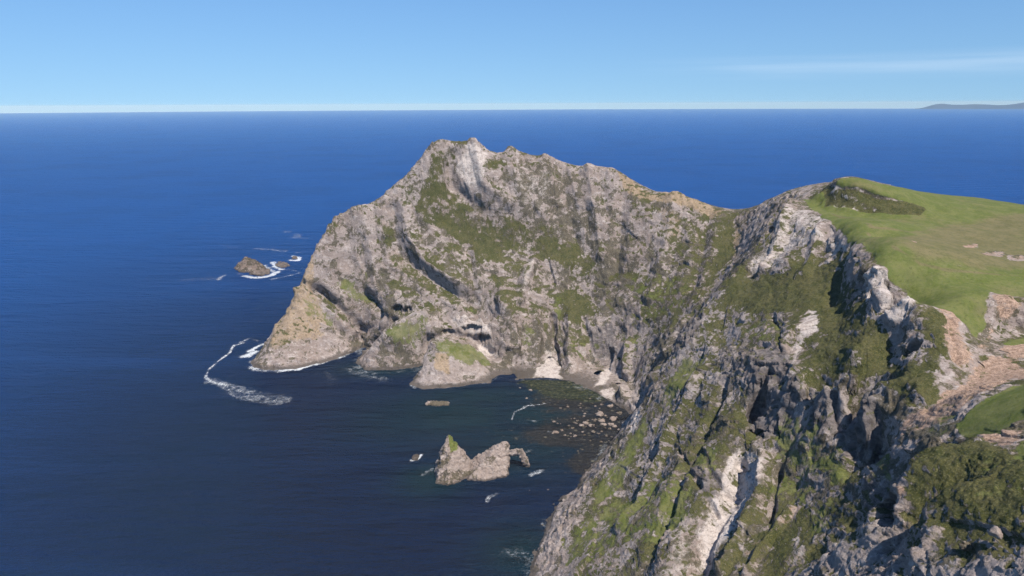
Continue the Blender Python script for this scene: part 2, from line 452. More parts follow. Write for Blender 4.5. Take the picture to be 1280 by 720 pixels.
poly('heath', [(895, 285), (915, 278), (918, 310), (905, 345), (890, 330)], 0.7, 4, 1.0)
poly('heath', [(800, 345), (855, 340), (862, 380), (832, 418), (800, 400)], 0.65, 5, 1.0)
poly('heath', [(730, 270), (765, 255), (790, 290), (770, 320), (740, 305)], 0.35, 5, 1.0)
poly('heath', [(430, 270), (465, 262), (470, 320), (440, 330), (425, 300)], 0.30, 4, 1.0)
poly('heath', [(640, 330), (690, 340), (680, 380), (640, 390)], 0.35, 4, 1.0)
poly('heath', [(860, 350), (930, 335), (940, 380), (900, 400), (870, 392)], 0.55, 4, 1.0)
# thin brown heath all over the faces
poly('heath', [(400, 290), (420, 272), (480, 250), (545, 182), (680, 200), (780, 230), (915, 275), (900, 350), (800, 470), (700, 430), (600, 400), (500, 380), (430, 400), (390, 350)], 0.30, 6, 1.5)
poly('heath', [(985, 250), (1060, 300), (1150, 390), (1160, 470), (1090, 640), (1000, 719), (700, 719), (740, 600), (830, 460), (920, 330)], 0.26, 4, 1.5)
# brighter grass on the cliffs
poly('lush', [(428, 338), (458, 350), (464, 372), (444, 382), (420, 356)], 1.0, 3, 1.0)
poly('lush', [(376, 372), (395, 378), (425, 400), (415, 412), (385, 395)], 0.7, 3, 1.0)
poly('lush', [(484, 420), (496, 408), (520, 396), (536, 398), (532, 424), (508, 442), (488, 434)], 1.1, 2.5, 1.0)
poly('lush', [(538, 426), (565, 424), (600, 439), (616, 456), (584, 460), (546, 443)], 1.05, 2, 0.8)
poly('lush', [(560, 372), (580, 378), (600, 385), (590, 392), (560, 384)], 0.6, 2.5, 1.0)
poly('lush', [(654, 405), (668, 408), (672, 430), (660, 440), (652, 425)], 0.8, 3, 1.0)
poly('lush', [(690, 372), (700, 372), (704, 398), (692, 400)], 0.9, 3, 1.0)
poly('lush', [(790, 350), (850, 335), (880, 345), (850, 390), (820, 400), (790, 380)], 0.55, 5, 1.2)
poly('lush', [(760, 400), (810, 410), (802, 450), (780, 440)], 0.55, 4, 1.2)
poly('lush', [(700, 435), (745, 430), (740, 460), (712, 462)], 0.4, 3, 1.2)
poly('lush', [(852, 438), (884, 440), (882, 460), (852, 500), (832, 528), (826, 505), (842, 462)], 1.0, 3, 1.2)
poly('lush', [(776, 562), (806, 522), (812, 530), (792, 572), (764, 618), (738, 640), (742, 612)], 0.95, 3, 1.0)
poly('lush', [(728, 652), (790, 610), (850, 585), (866, 610), (856, 650), (800, 682), (740, 700), (715, 690)], 0.75, 4, 1.6)
poly('lush', [(700, 680), (760, 670), (800, 700), (780, 719), (700, 719)], 0.55, 4, 1.6)
poly('lush', [(978, 532), (1008, 526), (1022, 555), (1062, 578), (1052, 612), (1000, 602), (968, 572)], 0.95, 2.5, 1.0)
poly('lush', [(968, 588), (1010, 604), (1060, 620), (1040, 650), (990, 640), (960, 620)], 0.6, 3, 1.2)
poly('lush', [(1095, 576), (1112, 576), (1114, 600), (1100, 604)], 1.1, 1.5, 0.6)
poly('lush', [(1020, 630), (1036, 640), (1034, 672), (1018, 662)], 0.9, 2, 0.8)
poly('lush', [(870, 560), (898, 556), (896, 592), (874, 590)], 0.8, 2, 0.8)
poly('lush', [(940, 400), (975, 398), (975, 425), (930, 425)], 0.6, 3, 1.0)
poly('lush', [(1225, 560), (1285, 585), (1285, 640), (1230, 620)], 0.45, 3, 1.0)
# ochre soil and lichen
poly('orange', [(362, 384), (398, 376), (412, 405), (400, 425), (372, 432), (346, 436), (340, 425)], 0.75, 3, 1.2)
poly('orange', [(770, 213), (790, 226), (812, 241), (850, 240), (884, 254), (908, 267), (890, 272), (860, 260), (826, 254), (800, 250), (780, 236)], 0.95, 3, 0.8)
poly('orange', [(816, 255), (850, 265), (856, 300), (830, 300)], 0.55, 4, 1.2)
poly('orange', [(542, 441), (562, 442), (562, 470), (544, 466)], 1.0, 2, 0.6)
poly('orange', [(920, 280), (930, 285), (926, 318), (916, 330), (914, 300)], 0.75, 3, 0.8)
poly('orange', [(985, 470), (1010, 420), (1000, 410), (980, 440)], 0.4, 2, 0.8)
# slate, other dark patches, and the knoll wall's shade painted in
poly('dark', [(938, 442), (988, 440), (1000, 480), (992, 522), (942, 548), (925, 520), (935, 480)], 0.95, 2, 1.0)
poly('dark', [(900, 440), (935, 430), (935, 480), (905, 490)], 0.6, 2, 1.0)
poly('dark', [(1058, 488), (1112, 500), (1120, 562), (1086, 592), (1062, 575)], 1.05, 2, 0.8)
poly('dark', [(1000, 480), (1052, 486), (1056, 545), (1010, 548)], 0.85, 2, 1.0)
poly('dark', [(850, 402), (880, 392), (868, 430), (842, 446)], 0.9, 2.5, 0.8)
poly('dark', [(862, 588), (915, 596), (905, 640), (872, 622)], 0.75, 2, 0.8)
poly('dark', [(820, 640), (860, 650), (850, 719), (822, 719)], 0.45, 2, 0.8)
poly('dark', [(734, 408), (766, 400), (772, 440), (742, 452)], 0.75, 3, 0.8)
poly('dark', [(768, 378), (790, 380), (812, 408), (785, 412)], 0.7, 3, 0.8)
poly('dark', [(552, 228), (585, 238), (606, 262), (596, 268), (566, 250)], 0.6, 3, 0.8)  # darker patch in the pit under the peak
poly('dark', [(1084, 600), (1118, 610), (1124, 660), (1095, 670)], 0.6, 2, 0.8)  # shadow on the knoll's left wall, painted into the rock colour
poly('pale', [(1000, 664), (1040, 650), (1074, 690), (1070, 719), (985, 719)], 0.55, 2, 1.2)
poly('soil', [(1004, 690), (1030, 684), (1034, 712), (1006, 716)], 0.5, 1.5, 1.2)
poly('pale', [(1140, 690), (1285, 700), (1285, 719), (1130, 719)], 0.4, 2, 1.2)
# pale rock, scree, shingle
poly('pale', [(918, 562), (962, 565), (958, 600), (930, 640), (900, 680), (885, 719), (862, 719), (868, 660), (892, 610)], 0.85, 3, 1.4)
poly('pale', [(830, 650), (870, 640), (865, 719), (830, 719)], 0.5, 3, 1.2)
poly('pale', [(985, 252), (1015, 264), (1036, 279), (1062, 305), (1076, 322), (1060, 335), (1040, 328), (1020, 305), (995, 315), (975, 340), (945, 345), (925, 350), (940, 325), (968, 300)], 0.62, 3, 1.6)
poly('pale', [(1085, 340), (1112, 358), (1138, 372), (1140, 398), (1122, 405), (1098, 380), (1078, 366)], 0.75, 2, 1.0)
poly('pale', [(585, 180), (612, 192), (604, 232), (586, 232), (568, 215)], 0.8, 3, 1.0)
poly('pale', [(1004, 398), (1022, 386), (1028, 402), (1008, 430), (992, 470), (984, 490), (984, 455), (990, 420)], 0.75, 2.5, 1.2)
poly('pale', [(680, 438), (692, 438), (696, 458), (704, 473), (664, 473), (676, 462)], 0.95, 2.5, 1.0)
poly('pale', [(758, 456), (765, 454), (757, 482), (742, 486)], 0.95, 2.5, 1.0)
poly('pale', [(752, 490), (766, 488), (768, 502), (752, 498)], 0.95, 2.5, 1.0)
poly('pale', [(774, 513), (802, 512), (797, 530), (790, 544)], 0.95, 2.5, 1.0)
poly('pale', [(596, 428), (617, 428), (617, 442), (600, 442)], 1.1, 1.2, 0.4)
poly('pale', [(660, 325), (672, 328), (664, 352), (652, 372), (650, 350)], 0.6, 3, 0.8)
poly('pale', [(560, 400), (612, 398), (615, 424), (580, 420)], 0.6, 3, 0.8)
poly('pale', [(690, 215), (760, 225), (770, 270), (700, 280)], 0.25, 5, 1.5)
poly('pale', [(640, 200), (690, 215), (690, 260), (640, 250)], 0.45, 5, 1.5)
for k in NAMES:
    CH[k] = np.clip(CH[k], 0, 1.2)


# the land inside the plateau but off to the sides and behind is turf too
turf = sstep(0, 12, B[:, 0] - (165 + 0.55 * np.maximum(0, 300 - B[:, 1]) * 0 + WARP)) * sstep(126, 131, B[:, 2])
outer = ((B[:, 0] > 230) & (B[:, 1] < 480)) | ((B[:, 0] > 150) & (B[:, 1] < 150) & (B[:, 0] > 1.05 * B[:, 1]))
CH['grass'] = np.maximum(CH['grass'], (turf * outer).astype(F32))

# ------------------------------------------------------------------ relief of the rock
slope = sstep(0.93, 0.72, Nrm[:, 2])
grassy = np.clip(CH['grass'] + CH['dry'], 0, 1)
soft = np.clip(np.maximum(grassy, CH['heath'] * 0.75 + CH['lush'] * 0.6), 0, 1)
rock = (1 - 0.93 * grassy) * (0.25 + 0.75 * slope)
rockf = rock * (1 - 0.62 * np.clip(CH['heath'] + CH['lush'], 0, 1)) * (1 - 0.35 * CH['soil'])
# bedding runs down to the right across the headland
sA = np.array([[0.86, 0.2, -0.5], [-0.2, 0.97, 0.1], [0.5, 0.05, 0.86]], F32)
Bw = B + np.stack([noise(B, 30, 1.0), noise(B, 30, 2.2), noise(B, 30, 3.3)], 1) * 5
Bs = Bw @ sA.T
big = 1 - 2 * np.abs(noise(Bw, 55, 4.4, (1, 1, .45)))
med = 1 - 2 * np.abs(noise(Bs, 27, 6.1, (.45, 1, 1.2)))
sm = 1 - 2 * np.abs(noise(Bs, 8.5, 8.8, (.5, 1, 1.3)))
f1 = facet(Bs, 13, 1.7, (.6, 1, 1.1))
f2 = facet(Bs, 5.2, 5.5, (.6, 1, 1.2))
f3 = facet(B, 2.1, 7.5)
fine = fbm(B, 2.6, 2.6, 2)
micro = noise(B, 0.9, 4.2)
bed = (Bs[:, 2] / 6.0 + 0.4 * noise(B, 26, 12.0))
bed = bed - np.floor(bed)
bed = np.where(bed < 0.75, bed / 0.75, (1 - bed) / 0.25) - 0.5
near = sstep(420, 230, np.hypot(B[:, 0], B[:, 1]))
RIDGE = np.concatenate([np.array(x)[:, :2] for x in (sky_nose, sky_top, sky_right, spur)])
rd = np.min([np.hypot(B[:, 0] - p[0], B[:, 1] - p[1]) for p in RIDGE[::1]], axis=0)
keep = 0.25 + 0.75 * sstep(3, 22, rd)
f0 = facet(Bw, 42, 0.3, (.8, 1, .8))
disp = rock * keep * (1.8 * (big - 0.45) + 1.7 * (med - 0.5) + 1.2 * f0 + 2.4 * noise(Bw, 34, 61.0, (.8, 1, .6)))
disp += rockf * (0.5 * (sm - 0.45) + (0.9 * f1 + 0.35 * bed) * keep + (0.42 + 0.05 * near) * f2 + (0.22 + 0.12 * near) * f3 + (0.25 + 0.05 * near) * fine + 1.3 * near * keep * facet(Bw, 21, 8.1, (1, 1, .6)) + 0.16 * near * facet(B, 1.05, 3.3))
flute = 1 - 2 * np.abs(noise(Bw, 4.2, 51.0, (1, 1, .16)))
flute2 = 1 - 2 * np.abs(noise(Bw, 9.0, 53.0, (1, 1, .2)))
dk_ = np.clip(CH['dark'], 0, 1)
disp = disp * (1 - 0.55 * dk_) + dk_ * rock * (0.6 * (flute - 0.4) + 1.0 * (flute2 - 0.4) + 1.5 * facet(Bw, 6.5, 55.0, (1, 1, .3)) + 0.7 * facet(B, 2.6, 57.0, (1, 1, .4)) + 0.45 * f2 + 0.3 * f3 + 0.25 * fine)
disp += rockf * near * 0.14 * micro
relief = np.clip(0.8 * f2 + 0.6 * f3 + 0.5 * fine + 0.5 * (sm - 0.45) + 0.4 * f1, -1.5, 1.5)
jag = sstep(11, 2, rd) * rock * (1.6 * np.clip(0.9 * facet(B, 7.5, 40.0) + noise(B, 4.0, 44.0), -0.6, 2) + 0.7 * f3)
# heath and turf tussocks
tuss = np.clip(CH['heath'] + 0.6 * CH['lush'], 0, 1)
disp += tuss * (1 - grassy) * (0.55 * fbm(B, 4.0, 21, 2) + 0.50 * np.abs(noise(B, 2.0, 23)) + 0.30 * np.abs(noise(B, 0.95, 25)) * near)
disp += grassy * (0.5 * noise(B, 16, 31) + 0.10 * noise(B, 3, 33))
fadeh = sstep(-6, -1, B[:, 2])
Pt = B + Nrm * (disp * fadeh)[:, None].astype(F32)
Pt[:, 2] += (jag * sstep(4, 12, B[:, 2])).astype(F32)


def crease(uv, rpx, h, sharp=1.0):
    """A rib (h > 0) or a gully (h < 0) with straight flanks along a line on the rock."""
    P = cast(uv)
    R_ = rpx * np.linalg.norm(P - CAM, axis=1).mean() / FPX
    lo, hi = P.min(0) - 3 * R_, P.max(0) + 3 * R_
    m = np.nonzero(((B > lo) & (B < hi)).all(1))[0]
    if not len(m):
        return
    b = B[m].astype(float)
    d = np.full(len(m), 1e9)
    for a, c in zip(P[:-1], P[1:]):
        ab = c - a
        t = np.clip(((b - a) @ ab) / (ab @ ab + 1e-9), 0, 1)
        d = np.minimum(d, np.linalg.norm(b - a - t[:, None] * ab, axis=1))
    k = np.clip(1 - (d + 0.35 * WARP[m]) / R_, 0, 1) ** sharp
    h = h * 1.25
    Pt[m] += (Nrm[m] * (k * h)[:, None] * fadeh[m][:, None]).astype(F32)


# ribs and gullies of the headland
crease([(491, 262), (492, 290), (495, 313), (516, 334), (545, 353), (574, 370), (590, 380)], 13, -5)
crease([(505, 262), (512, 300), (535, 330), (560, 346), (585, 360)], 12, 3.5)
crease([(372, 352), (398, 364), (416, 379), (438, 396), (452, 412)], 8, -6)
crease([(372, 362), (396, 375), (412, 390), (430, 408)], 8, 3)
crease([(458, 370), (476, 386), (492, 402), (478, 418), (456, 436)], 8, -6)
crease([(528, 460), (531, 442), (536, 424), (560, 416), (590, 422), (612, 440)], 7, -5)
crease([(584, 312), (590, 340), (592, 368)], 7, -2.5)
crease([(668, 326), (656, 345), (650, 378)], 8, 3.5)
crease([(625, 370), (640, 400), (650, 440)], 10, 3)
crease([(645, 400), (652, 430), (650, 465)], 7, -3)
crease([(668, 390), (672, 420), (668, 455)], 9, 3.5)
crease([(690, 395), (692, 430), (698, 462)], 6, -5)
crease([(712, 395), (714, 430), (712, 466)], 9, 4)
crease([(730, 400), (737, 430), (740, 470)], 6, -3)
crease([(765, 440), (757, 466), (748, 490)], 6, -4)
crease([(785, 430), (782, 465), (780, 498)], 10, 4)
crease([(566, 192), (561, 212), (566, 236), (600, 262)], 10, -3)
crease([(592, 178), (600, 205), (606, 232), (640, 256)], 10, 3)
crease([(637, 186), (645, 225), (655, 262)], 12, 2.5)
crease([(700, 206), (708, 250), (720, 300)], 12, -3)
crease([(735, 212), (745, 260), (752, 320)], 12, 3)
crease([(780, 228), (775, 280), (770, 340)], 12, -3)
crease([(843, 246), (835, 300), (815, 370)], 14, 3)
crease([(886, 266), (878, 310), (862, 360)], 12, -3)
crease([(430, 272), (438, 310), (430, 350)], 12, -2.5)
crease([(450, 262), (465, 310), (470, 355)], 12, 2.5)
# the mainland cliff
crease([(956, 462), (950, 495), (944, 525)], 8, -5)
crease([(966, 396), (976, 420), (976, 440)], 4, -2)
crease([(1000, 478), (1012, 505), (1020, 540)], 7, -3)
crease([(1040, 486), (1044, 515), (1050, 545)], 7, -3)
crease([(1066, 492), (1072, 530), (1070, 570)], 8, -3)
crease([(1095, 502), (1092, 540), (1088, 575)], 9, 3)
crease([(862, 400), (838, 440), (820, 475)], 9, 3)
crease([(880, 470), (850, 530), (820, 590), (780, 660)], 14, 3)
crease([(905, 480), (880, 540), (845, 610), (810, 690)], 12, -3)
crease([(850, 560), (868, 600), (895, 640)], 5, -2)
crease([(875, 560), (888, 590), (905, 615)], 5, -1.5)
crease([(925, 580), (915, 620), (890, 670), (870, 719)], 10, -3)
crease([(958, 572), (950, 620), (928, 670), (905, 719)], 9, 3)
crease([(975, 585), (968, 625), (960, 650)], 6, -3)
crease([(990, 640), (960, 680), (935, 719)], 7, 2)
crease([(985, 262), (975, 300), (958, 340)], 10, 3)
crease([(1030, 285), (1018, 318), (1005, 345)], 10, 2.5)
crease([(1062, 310), (1050, 340), (1040, 380)], 10, -2.5)
crease([(1084, 340), (1098, 372), (1116, 400)], 9, 1.5)
crease([(1188, 400), (1193, 420), (1196, 450)], 6, -1.5)


def hollow(u, v, rpx, depth, ax=(0, 1, 0.0), sq=(1, 1, 1)):
    """Undercut the rock: caves and clefts."""
    P = cast([(u, v)])[0]
    R = rpx * np.linalg.norm(P - CAM) / FPX
    d = (Pt - P) / (np.array(sq) * R)
    k = np.exp(-(d * d).sum(1) * 1.3)
    k = sstep(0.18, 0.75, k * (1 + 0.7 * w2 + 0.5 * w3))
    Pt[:] += (k[:, None] * np.array(ax) * depth).astype(F32)



hollow(500, 388, 10, 7, (0.2, 1, 0), (1.5, 1.5, 0.6))
hollow(590, 411, 9, 7, (0.2, 1, 0.1), (1.6, 1.6, 0.5))
hollow(604, 424, 9, 7, (0, 1, 0), (1.3, 1.5, 0.6))
hollow(560, 416, 7, 5, (0, 1, 0), (1.3, 1.5, 0.6))
hollow(448, 424, 8, 5, (0.3, 1, 0), (0.8, 1.5, 1.2))
hollow(690, 452, 8, 4, (0, 1, 0), (0.8, 1.5, 1.2))
hollow(757, 482, 7, 6, (0.5, 1, 0), (0.8, 1.5, 0.9))
hollow(950, 492, 10, 7, (0.8, 0.6, -0.2), (0.45, 1.2, 2.4))
hollow(945, 545, 10, 8, (0.7, 0.7, 0), (1.2, 1.2, 0.7))
hollow(1140, 438, 12, 6, (0.9, 0.4, -0.4), (0.6, 1.0, 1.8))
hollow(1104, 640, 18, 7, (0.95, 0.2, -0.2), (0.8, 1.0, 1.4))
hollow(1048, 690, 14, 4, (0.8, 0.4, -0.4), (0.8, 1.0, 1.2))
hollow(962, 290, 6, 4, (0.9, 0.4, 0), (0.8, 1.2, 1.4))
hollow(1245, 445, 10, 3, (0.6, 0.7, 0), (2.0, 1.2, 0.6))
hollow(1222, 455, 7, 3, (0.9, 0.4, 0), (0.6, 1.2, 1.2))


# shingle and bare rock keep the ground inside the shore line above the water
sdl = inpoly_sd(Pt[:, 0], Pt[:, 1], LAND)
floor_ = np.minimum(0.5 + 0.10 * sdl, 3.0) + 0.35 * w3
Pt[:, 2] = np.where((sdl > 2.0) & (Pt[:, 2] < floor_), floor_, Pt[:, 2])


def build_terrain(name, fmask, label=None):
    fq = quads[fmask]
    us = np.zeros(len(Pt), bool)
    us[fq.ravel()] = True
    rm = np.cumsum(us) - 1
    fq = rm[fq].astype(np.int32)
    v = Pt[us]
    me = bpy.data.meshes.new(name)
    me.vertices.add(len(v))
    me.vertices.foreach_set('co', v.astype(F32).ravel())
    me.loops.add(fq.size)
    me.loops.foreach_set('vertex_index', fq.ravel())
    me.polygons.add(len(fq))
    me.polygons.foreach_set('loop_start', np.arange(0, fq.size, 4, dtype=np.int32))
    me.polygons.foreach_set('loop_total', np.full(len(fq), 4, np.int32))
    me.update(calc_edges=True)
    me.polygons.foreach_set('use_smooth', np.ones(len(fq), bool))
    for an, ks in (('cover_a', NAMES[:4]), ('cover_b', NAMES[4:])):
        at = me.attributes.new(an, 'FLOAT_COLOR', 'POINT')
        at.data.foreach_set('color', np.stack([CH[k][us] for k in ks], 1).astype(F32).ravel())
    at = me.attributes.new('relief', 'FLOAT', 'POINT')
    at.data.foreach_set('value', relief[us].astype(F32))
    me.materials.append(M_TERRAIN)
    o = bpy.data.objects.new(name, me)
    COL.objects.link(o)
    o['kind'] = 'structure'
    if label:
        o['label'] = label
    return o


# ------------------------------------------------------------------ materials
class NT_:
    def __init__(self, name):
        self.m = bpy.data.materials.new(name)
        self.m.use_nodes = True
        self.t = self.m.node_tree
        self.t.nodes.clear()

    def n(self, typ, **kw):
        nd = self.t.nodes.new(typ)
        for k, v in kw.items():
            if k == 'inp':
                for a, b in v.items():
                    if isinstance(b, bpy.types.NodeSocket):
                        self.t.links.new(b, nd.inputs[a])
                    else:
                        nd.inputs[a].default_value = b
            else:
                setattr(nd, k, v)
        return nd

    def math(self, op, a, b=None, clamp=False):
        nd = self.n('ShaderNodeMath', operation=op, use_clamp=clamp)
        for i, s in enumerate((a, b)):
            if s is None:
                continue
            if isinstance(s, bpy.types.NodeSocket):
                self.t.links.new(s, nd.inputs[i])
            else:
                nd.inputs[i].default_value = s
        return nd.outputs[0]

    def step(self, x, lo, hi):
        nd = self.n('ShaderNodeMapRange', interpolation_type='SMOOTHSTEP', inp={0: x, 1: lo, 2: hi, 3: 0.0, 4: 1.0})
        return nd.outputs[0]

    def mix(self, f, a, b):
        nd = self.n('ShaderNodeMix', data_type='RGBA')
        for i, s in ((0, f), (6, a), (7, b)):
            if isinstance(s, bpy.types.NodeSocket):
                self.t.links.new(s, nd.inputs[i])
            else:
                nd.inputs[i].default_value = s if i == 0 else (*s, 1.0)
        return nd.outputs[2]

    def noise(self, vec, scale, detail=3, rough=0.55, dist=0.0):
        nd = self.n('ShaderNodeTexNoise', inp={'Vector': vec, 'Scale': scale, 'Detail': detail, 'Roughness': rough, 'Distortion': dist})
        return nd.outputs[0]

    def mapping(self, vec, rot=(0, 0, 0), scale=(1, 1, 1)):
        nd = self.n('ShaderNodeMapping', inp={'Vector': vec, 'Rotation': rot, 'Scale': scale})
        return nd.outputs[0]


def rock_chain(g, pos, tint=1.0):
    """Weathered quartzite and schist: returns colour and a height for bump."""
    warpv = g.n('ShaderNodeTexNoise', inp={'Vector': pos, 'Scale': 0.09, 'Detail': 3})
    wv = g.n('ShaderNodeVectorMath', operation='MULTIPLY_ADD', inp={0: warpv.outputs[1], 1: (7, 7, 7), 2: pos}).outputs[0]
    strata = g.mapping(wv, (0.25, 0.75, 0.35), (0.55, 0.9, 1.25))
    n1 = g.noise(pos, 0.028, 5, 0.62)
    n2 = g.noise(strata, 0.34, 7, 0.70, 0.3)
    n3 = g.noise(pos, 1.3, 4, 0.72)
    nm = g.noise(wv, 0.11, 5, 0.66)
    lich = g.noise(pos, 0.42, 6, 0.74)
    vor = g.n('ShaderNodeTexVoronoi', feature='DISTANCE_TO_EDGE', inp={'Vector': strata, 'Scale': 0.30})
    crack = g.step(vor.outputs[0], 0.0, 0.06)
    tin = g.noise(pos, 0.016, 4, 0.6)
    lite = g.mix(g.step(n1, 0.38, 0.62), (0.232, 0.184, 0.160), (0.280, 0.234, 0.214))
    lite = g.mix(g.math('MULTIPLY', g.step(n2, 0.50, 0.64), 0.75), lite, (0.400, 0.352, 0.330))
    lite = g.mix(g.math('MULTIPLY', g.step(n2, 0.46, 0.34), 0.55), lite, (0.135, 0.112, 0.094))
    moss = g.mix(g.step(lich, 0.40, 0.60), (0.062, 0.053, 0.032), (0.108, 0.092, 0.062))
    fld = g.math('ADD', g.noise(wv, 0.24, 9, 0.74), g.math('MULTIPLY', g.math('SUBTRACT', nm, 0.5), 1.1))
    fld = g.math('ADD', fld, g.math('MULTIPLY', g.math('SUBTRACT', 0.5, tin), 0.9))
    c = g.mix(g.math('MULTIPLY', g.step(fld, 0.485, 0.415), 0.9), lite, moss)
    c = g.mix(g.math('MULTIPLY', g.step(n3, 0.44, 0.30), 0.7), c, (0.050, 0.042, 0.034))
    c = g.mix(g.math('MULTIPLY', g.step(n3, 0.56, 0.70), 0.45), c, (0.44, 0.39, 0.365))
    hgt = g.math('ADD', g.math('MULTIPLY', n2, 1.5), g.math('MULTIPLY', n3, 0.8))
    hgt = g.math('ADD', hgt, g.math('MULTIPLY', crack, 0.10))
    return c, hgt, n1, n2, n3, lich, crack


def make_terrain_material():
    g = NT_('coastal_ground')
    geo = g.n('ShaderNodeNewGeometry')
    pos = geo.outputs['Position']
    nsep = g.n('ShaderNodeSeparateXYZ', inp={0: geo.outputs['Normal']})
    up_ = nsep.outputs[2]
    psep = g.n('ShaderNodeSeparateXYZ', inp={0: pos})
    pz = psep.outputs[2]
    A_ = g.n('ShaderNodeAttribute', attribute_name='cover_a')
    B_ = g.n('ShaderNodeAttribute', attribute_name='cover_b')
    sa = g.n('ShaderNodeSeparateColor', inp={0: A_.outputs['Color']})
    sb = g.n('ShaderNodeSeparateColor', inp={0: B_.outputs['Color']})
    grass, heath, lush, dry = sa.outputs[0], sa.outputs[1], sa.outputs[2], A_.outputs['Alpha']
    soil, orange, dark, pale = sb.outputs[0], sb.outputs[1], sb.outputs[2], B_.outputs['Alpha']
    c, hgt, n1, n2, n3, lich, crack = rock_chain(g, pos)
    nv = g.noise(pos, 0.14, 5, 0.65)
    nf = g.noise(pos, 0.75, 5, 0.72)
    nff = g.noise(pos, 2.4, 3, 0.7)
    nmid = g.noise(pos, 0.20, 4, 0.62)
    relief = g.n('ShaderNodeAttribute', attribute_name='relief').outputs['Fac']
    nrag = g.math('ADD', g.math('MULTIPLY', nf, 0.6), g.math('MULTIPLY', nmid, 0.55))

    def ragged(mask, amt=0.9, lo=0.42, hi=0.58, n=nf):
        x = g.math('ADD', mask, g.math('MULTIPLY', g.math('SUBTRACT', n, 0.5), amt))
        return g.step(x, lo, hi)
    nrag2 = g.math('SUBTRACT', nrag, 0.075)
    # dark slate with other dark patches and the painted knoll shade; pale scree
    dk = g.mix(g.step(n2, 0.35, 0.62), (0.062, 0.054, 0.054), (0.175, 0.152, 0.145))
    c = g.mix(g.math('MULTIPLY', ragged(dark, 1.5, 0.35, 0.75, nrag2), 0.85), c, dk)
    pl = g.mix(g.step(n2, 0.30, 0.55), (0.23, 0.19, 0.17), (0.50, 0.44, 0.405))
    pl = g.mix(g.math('MULTIPLY', g.step(n3, 0.47, 0.33), 0.8), pl, (0.12, 0.105, 0.09))
    c = g.mix(g.math('MULTIPLY', ragged(pale, 1.7, 0.35, 0.75, nrag2), 0.9), c, pl)
    og = g.mix(g.step(nf, 0.35, 0.65), (0.225, 0.162, 0.098), (0.345, 0.258, 0.172))
    c = g.mix(g.math('MULTIPLY', ragged(orange, 1.7, 0.36, 0.80, nrag2), 0.8), c, og)
    sl = g.mix(g.step(nf, 0.35, 0.65), (0.215, 0.145, 0.105), (0.40, 0.285, 0.22))
    sl = g.mix(g.math('MULTIPLY', g.step(nff, 0.50, 0.36), 0.8), sl, (0.11, 0.068, 0.045))
    c = g.mix(ragged(soil, 1.7, 0.36, 0.68, nrag2), c, sl)
    # wave-washed band close to the water: bare, darker at the tide line
    tide = g.math('ADD', pz, g.math('MULTIPLY', g.math('SUBTRACT', nf, 0.5), 4.0))
    c = g.mix(g.math('MULTIPLY', g.step(tide, 3.4, 1.2), g.math('SUBTRACT', 0.85, pale)), c, (0.075, 0.062, 0.052))
    # plants: in the mapped patches, and on any ledge flat enough to hold soil
    ledge = g.math('MULTIPLY', g.step(up_, 0.50, 0.82), g.step(pz, 6.0, 18.0))
    ledge = g.math('MULTIPLY', ledge, g.math('SUBTRACT', 1.0, g.math('MAXIMUM', g.math('MAXIMUM', pale, g.math('MULTIPLY', soil, 0.55)), g.math('MULTIPLY', dark, 0.8))))
    ledge = g.math('MULTIPLY', ledge, 0.50)
    hmask = g.math('ADD', g.math('MULTIPLY', heath, 0.80), ledge)
    steep = g.step(up_, 0.50, 0.15)
    hmask = g.math('SUBTRACT', g.math('SUBTRACT', hmask, g.math('MULTIPLY', steep, 0.28)), g.math('MULTIPLY', relief, 0.30))
    hm = g.step(g.math('ADD', hmask, g.math('MULTIPLY', g.math('SUBTRACT', nrag, 0.575), 1.7)), 0.36, 0.68)
    hc = g.mix(g.step(nv, 0.38, 0.62), (0.047, 0.050, 0.016), (0.074, 0.069, 0.029))
    hc = g.mix(g.math('MULTIPLY', g.step(nff, 0.51, 0.62), 0.8), hc, (0.130, 0.118, 0.052))
    hc = g.mix(g.math('MULTIPLY', g.step(nf, 0.50, 0.36), 0.75), hc, (0.026, 0.033, 0.010))
    c = g.mix(hm, c, hc)
    lmask = g.math('SUBTRACT', g.math('MULTIPLY', lush, 0.8), g.math('MULTIPLY', steep, 0.25))
    lm = g.step(g.math('ADD', g.math('SUBTRACT', lmask, g.math('MULTIPLY', relief, 0.25)), g.math('MULTIPLY', g.math('SUBTRACT', nrag, 0.575), 1.7)), 0.38, 0.66)
    lc = g.mix(g.step(nv, 0.38, 0.62), (0.092, 0.108, 0.026), (0.152, 0.152, 0.056))
    lc = g.mix(g.math('MULTIPLY', g.step(nff, 0.50, 0.35), 0.6), lc, (0.055, 0.065, 0.015))
    c = g.mix(g.math('MULTIPLY', lm, 0.82), c, lc)
    gc0 = 0
    gm = ragged(grass, 0.9, 0.36, 0.60, nrag2)
    ntuft = g.noise(pos, 0.8, 3, 0.7)
    gc = g.mix(g.step(nv, 0.36, 0.64), (0.088, 0.108, 0.026), (0.125, 0.134, 0.044))
    gc = g.mix(g.math('MULTIPLY', g.step(nff, 0.5, 0.35), 0.35), gc, (0.065, 0.085, 0.02))
    gc = g.mix(g.math('MULTIPLY', g.step(nmid, 0.50, 0.66), 0.5), gc, (0.070, 0.084, 0.027))
    nbig = g.noise(pos, 0.035, 4, 0.6)
    dm = g.step(g.math('ADD', g.math('ADD', dry, 0.12), g.math('MULTIPLY', g.math('SUBTRACT', nbig, 0.5), 2.6)), 0.15, 1.0)
    gc = g.mix(g.math('MULTIPLY', dm, 0.85), gc, g.mix(g.step(nv, 0.35, 0.65), (0.110, 0.098, 0.046), (0.150, 0.125, 0.066)))
    gc = g.mix(g.math('MULTIPLY', g.step(ntuft, 0.52, 0.66), 0.45), gc, (0.155, 0.145, 0.062))
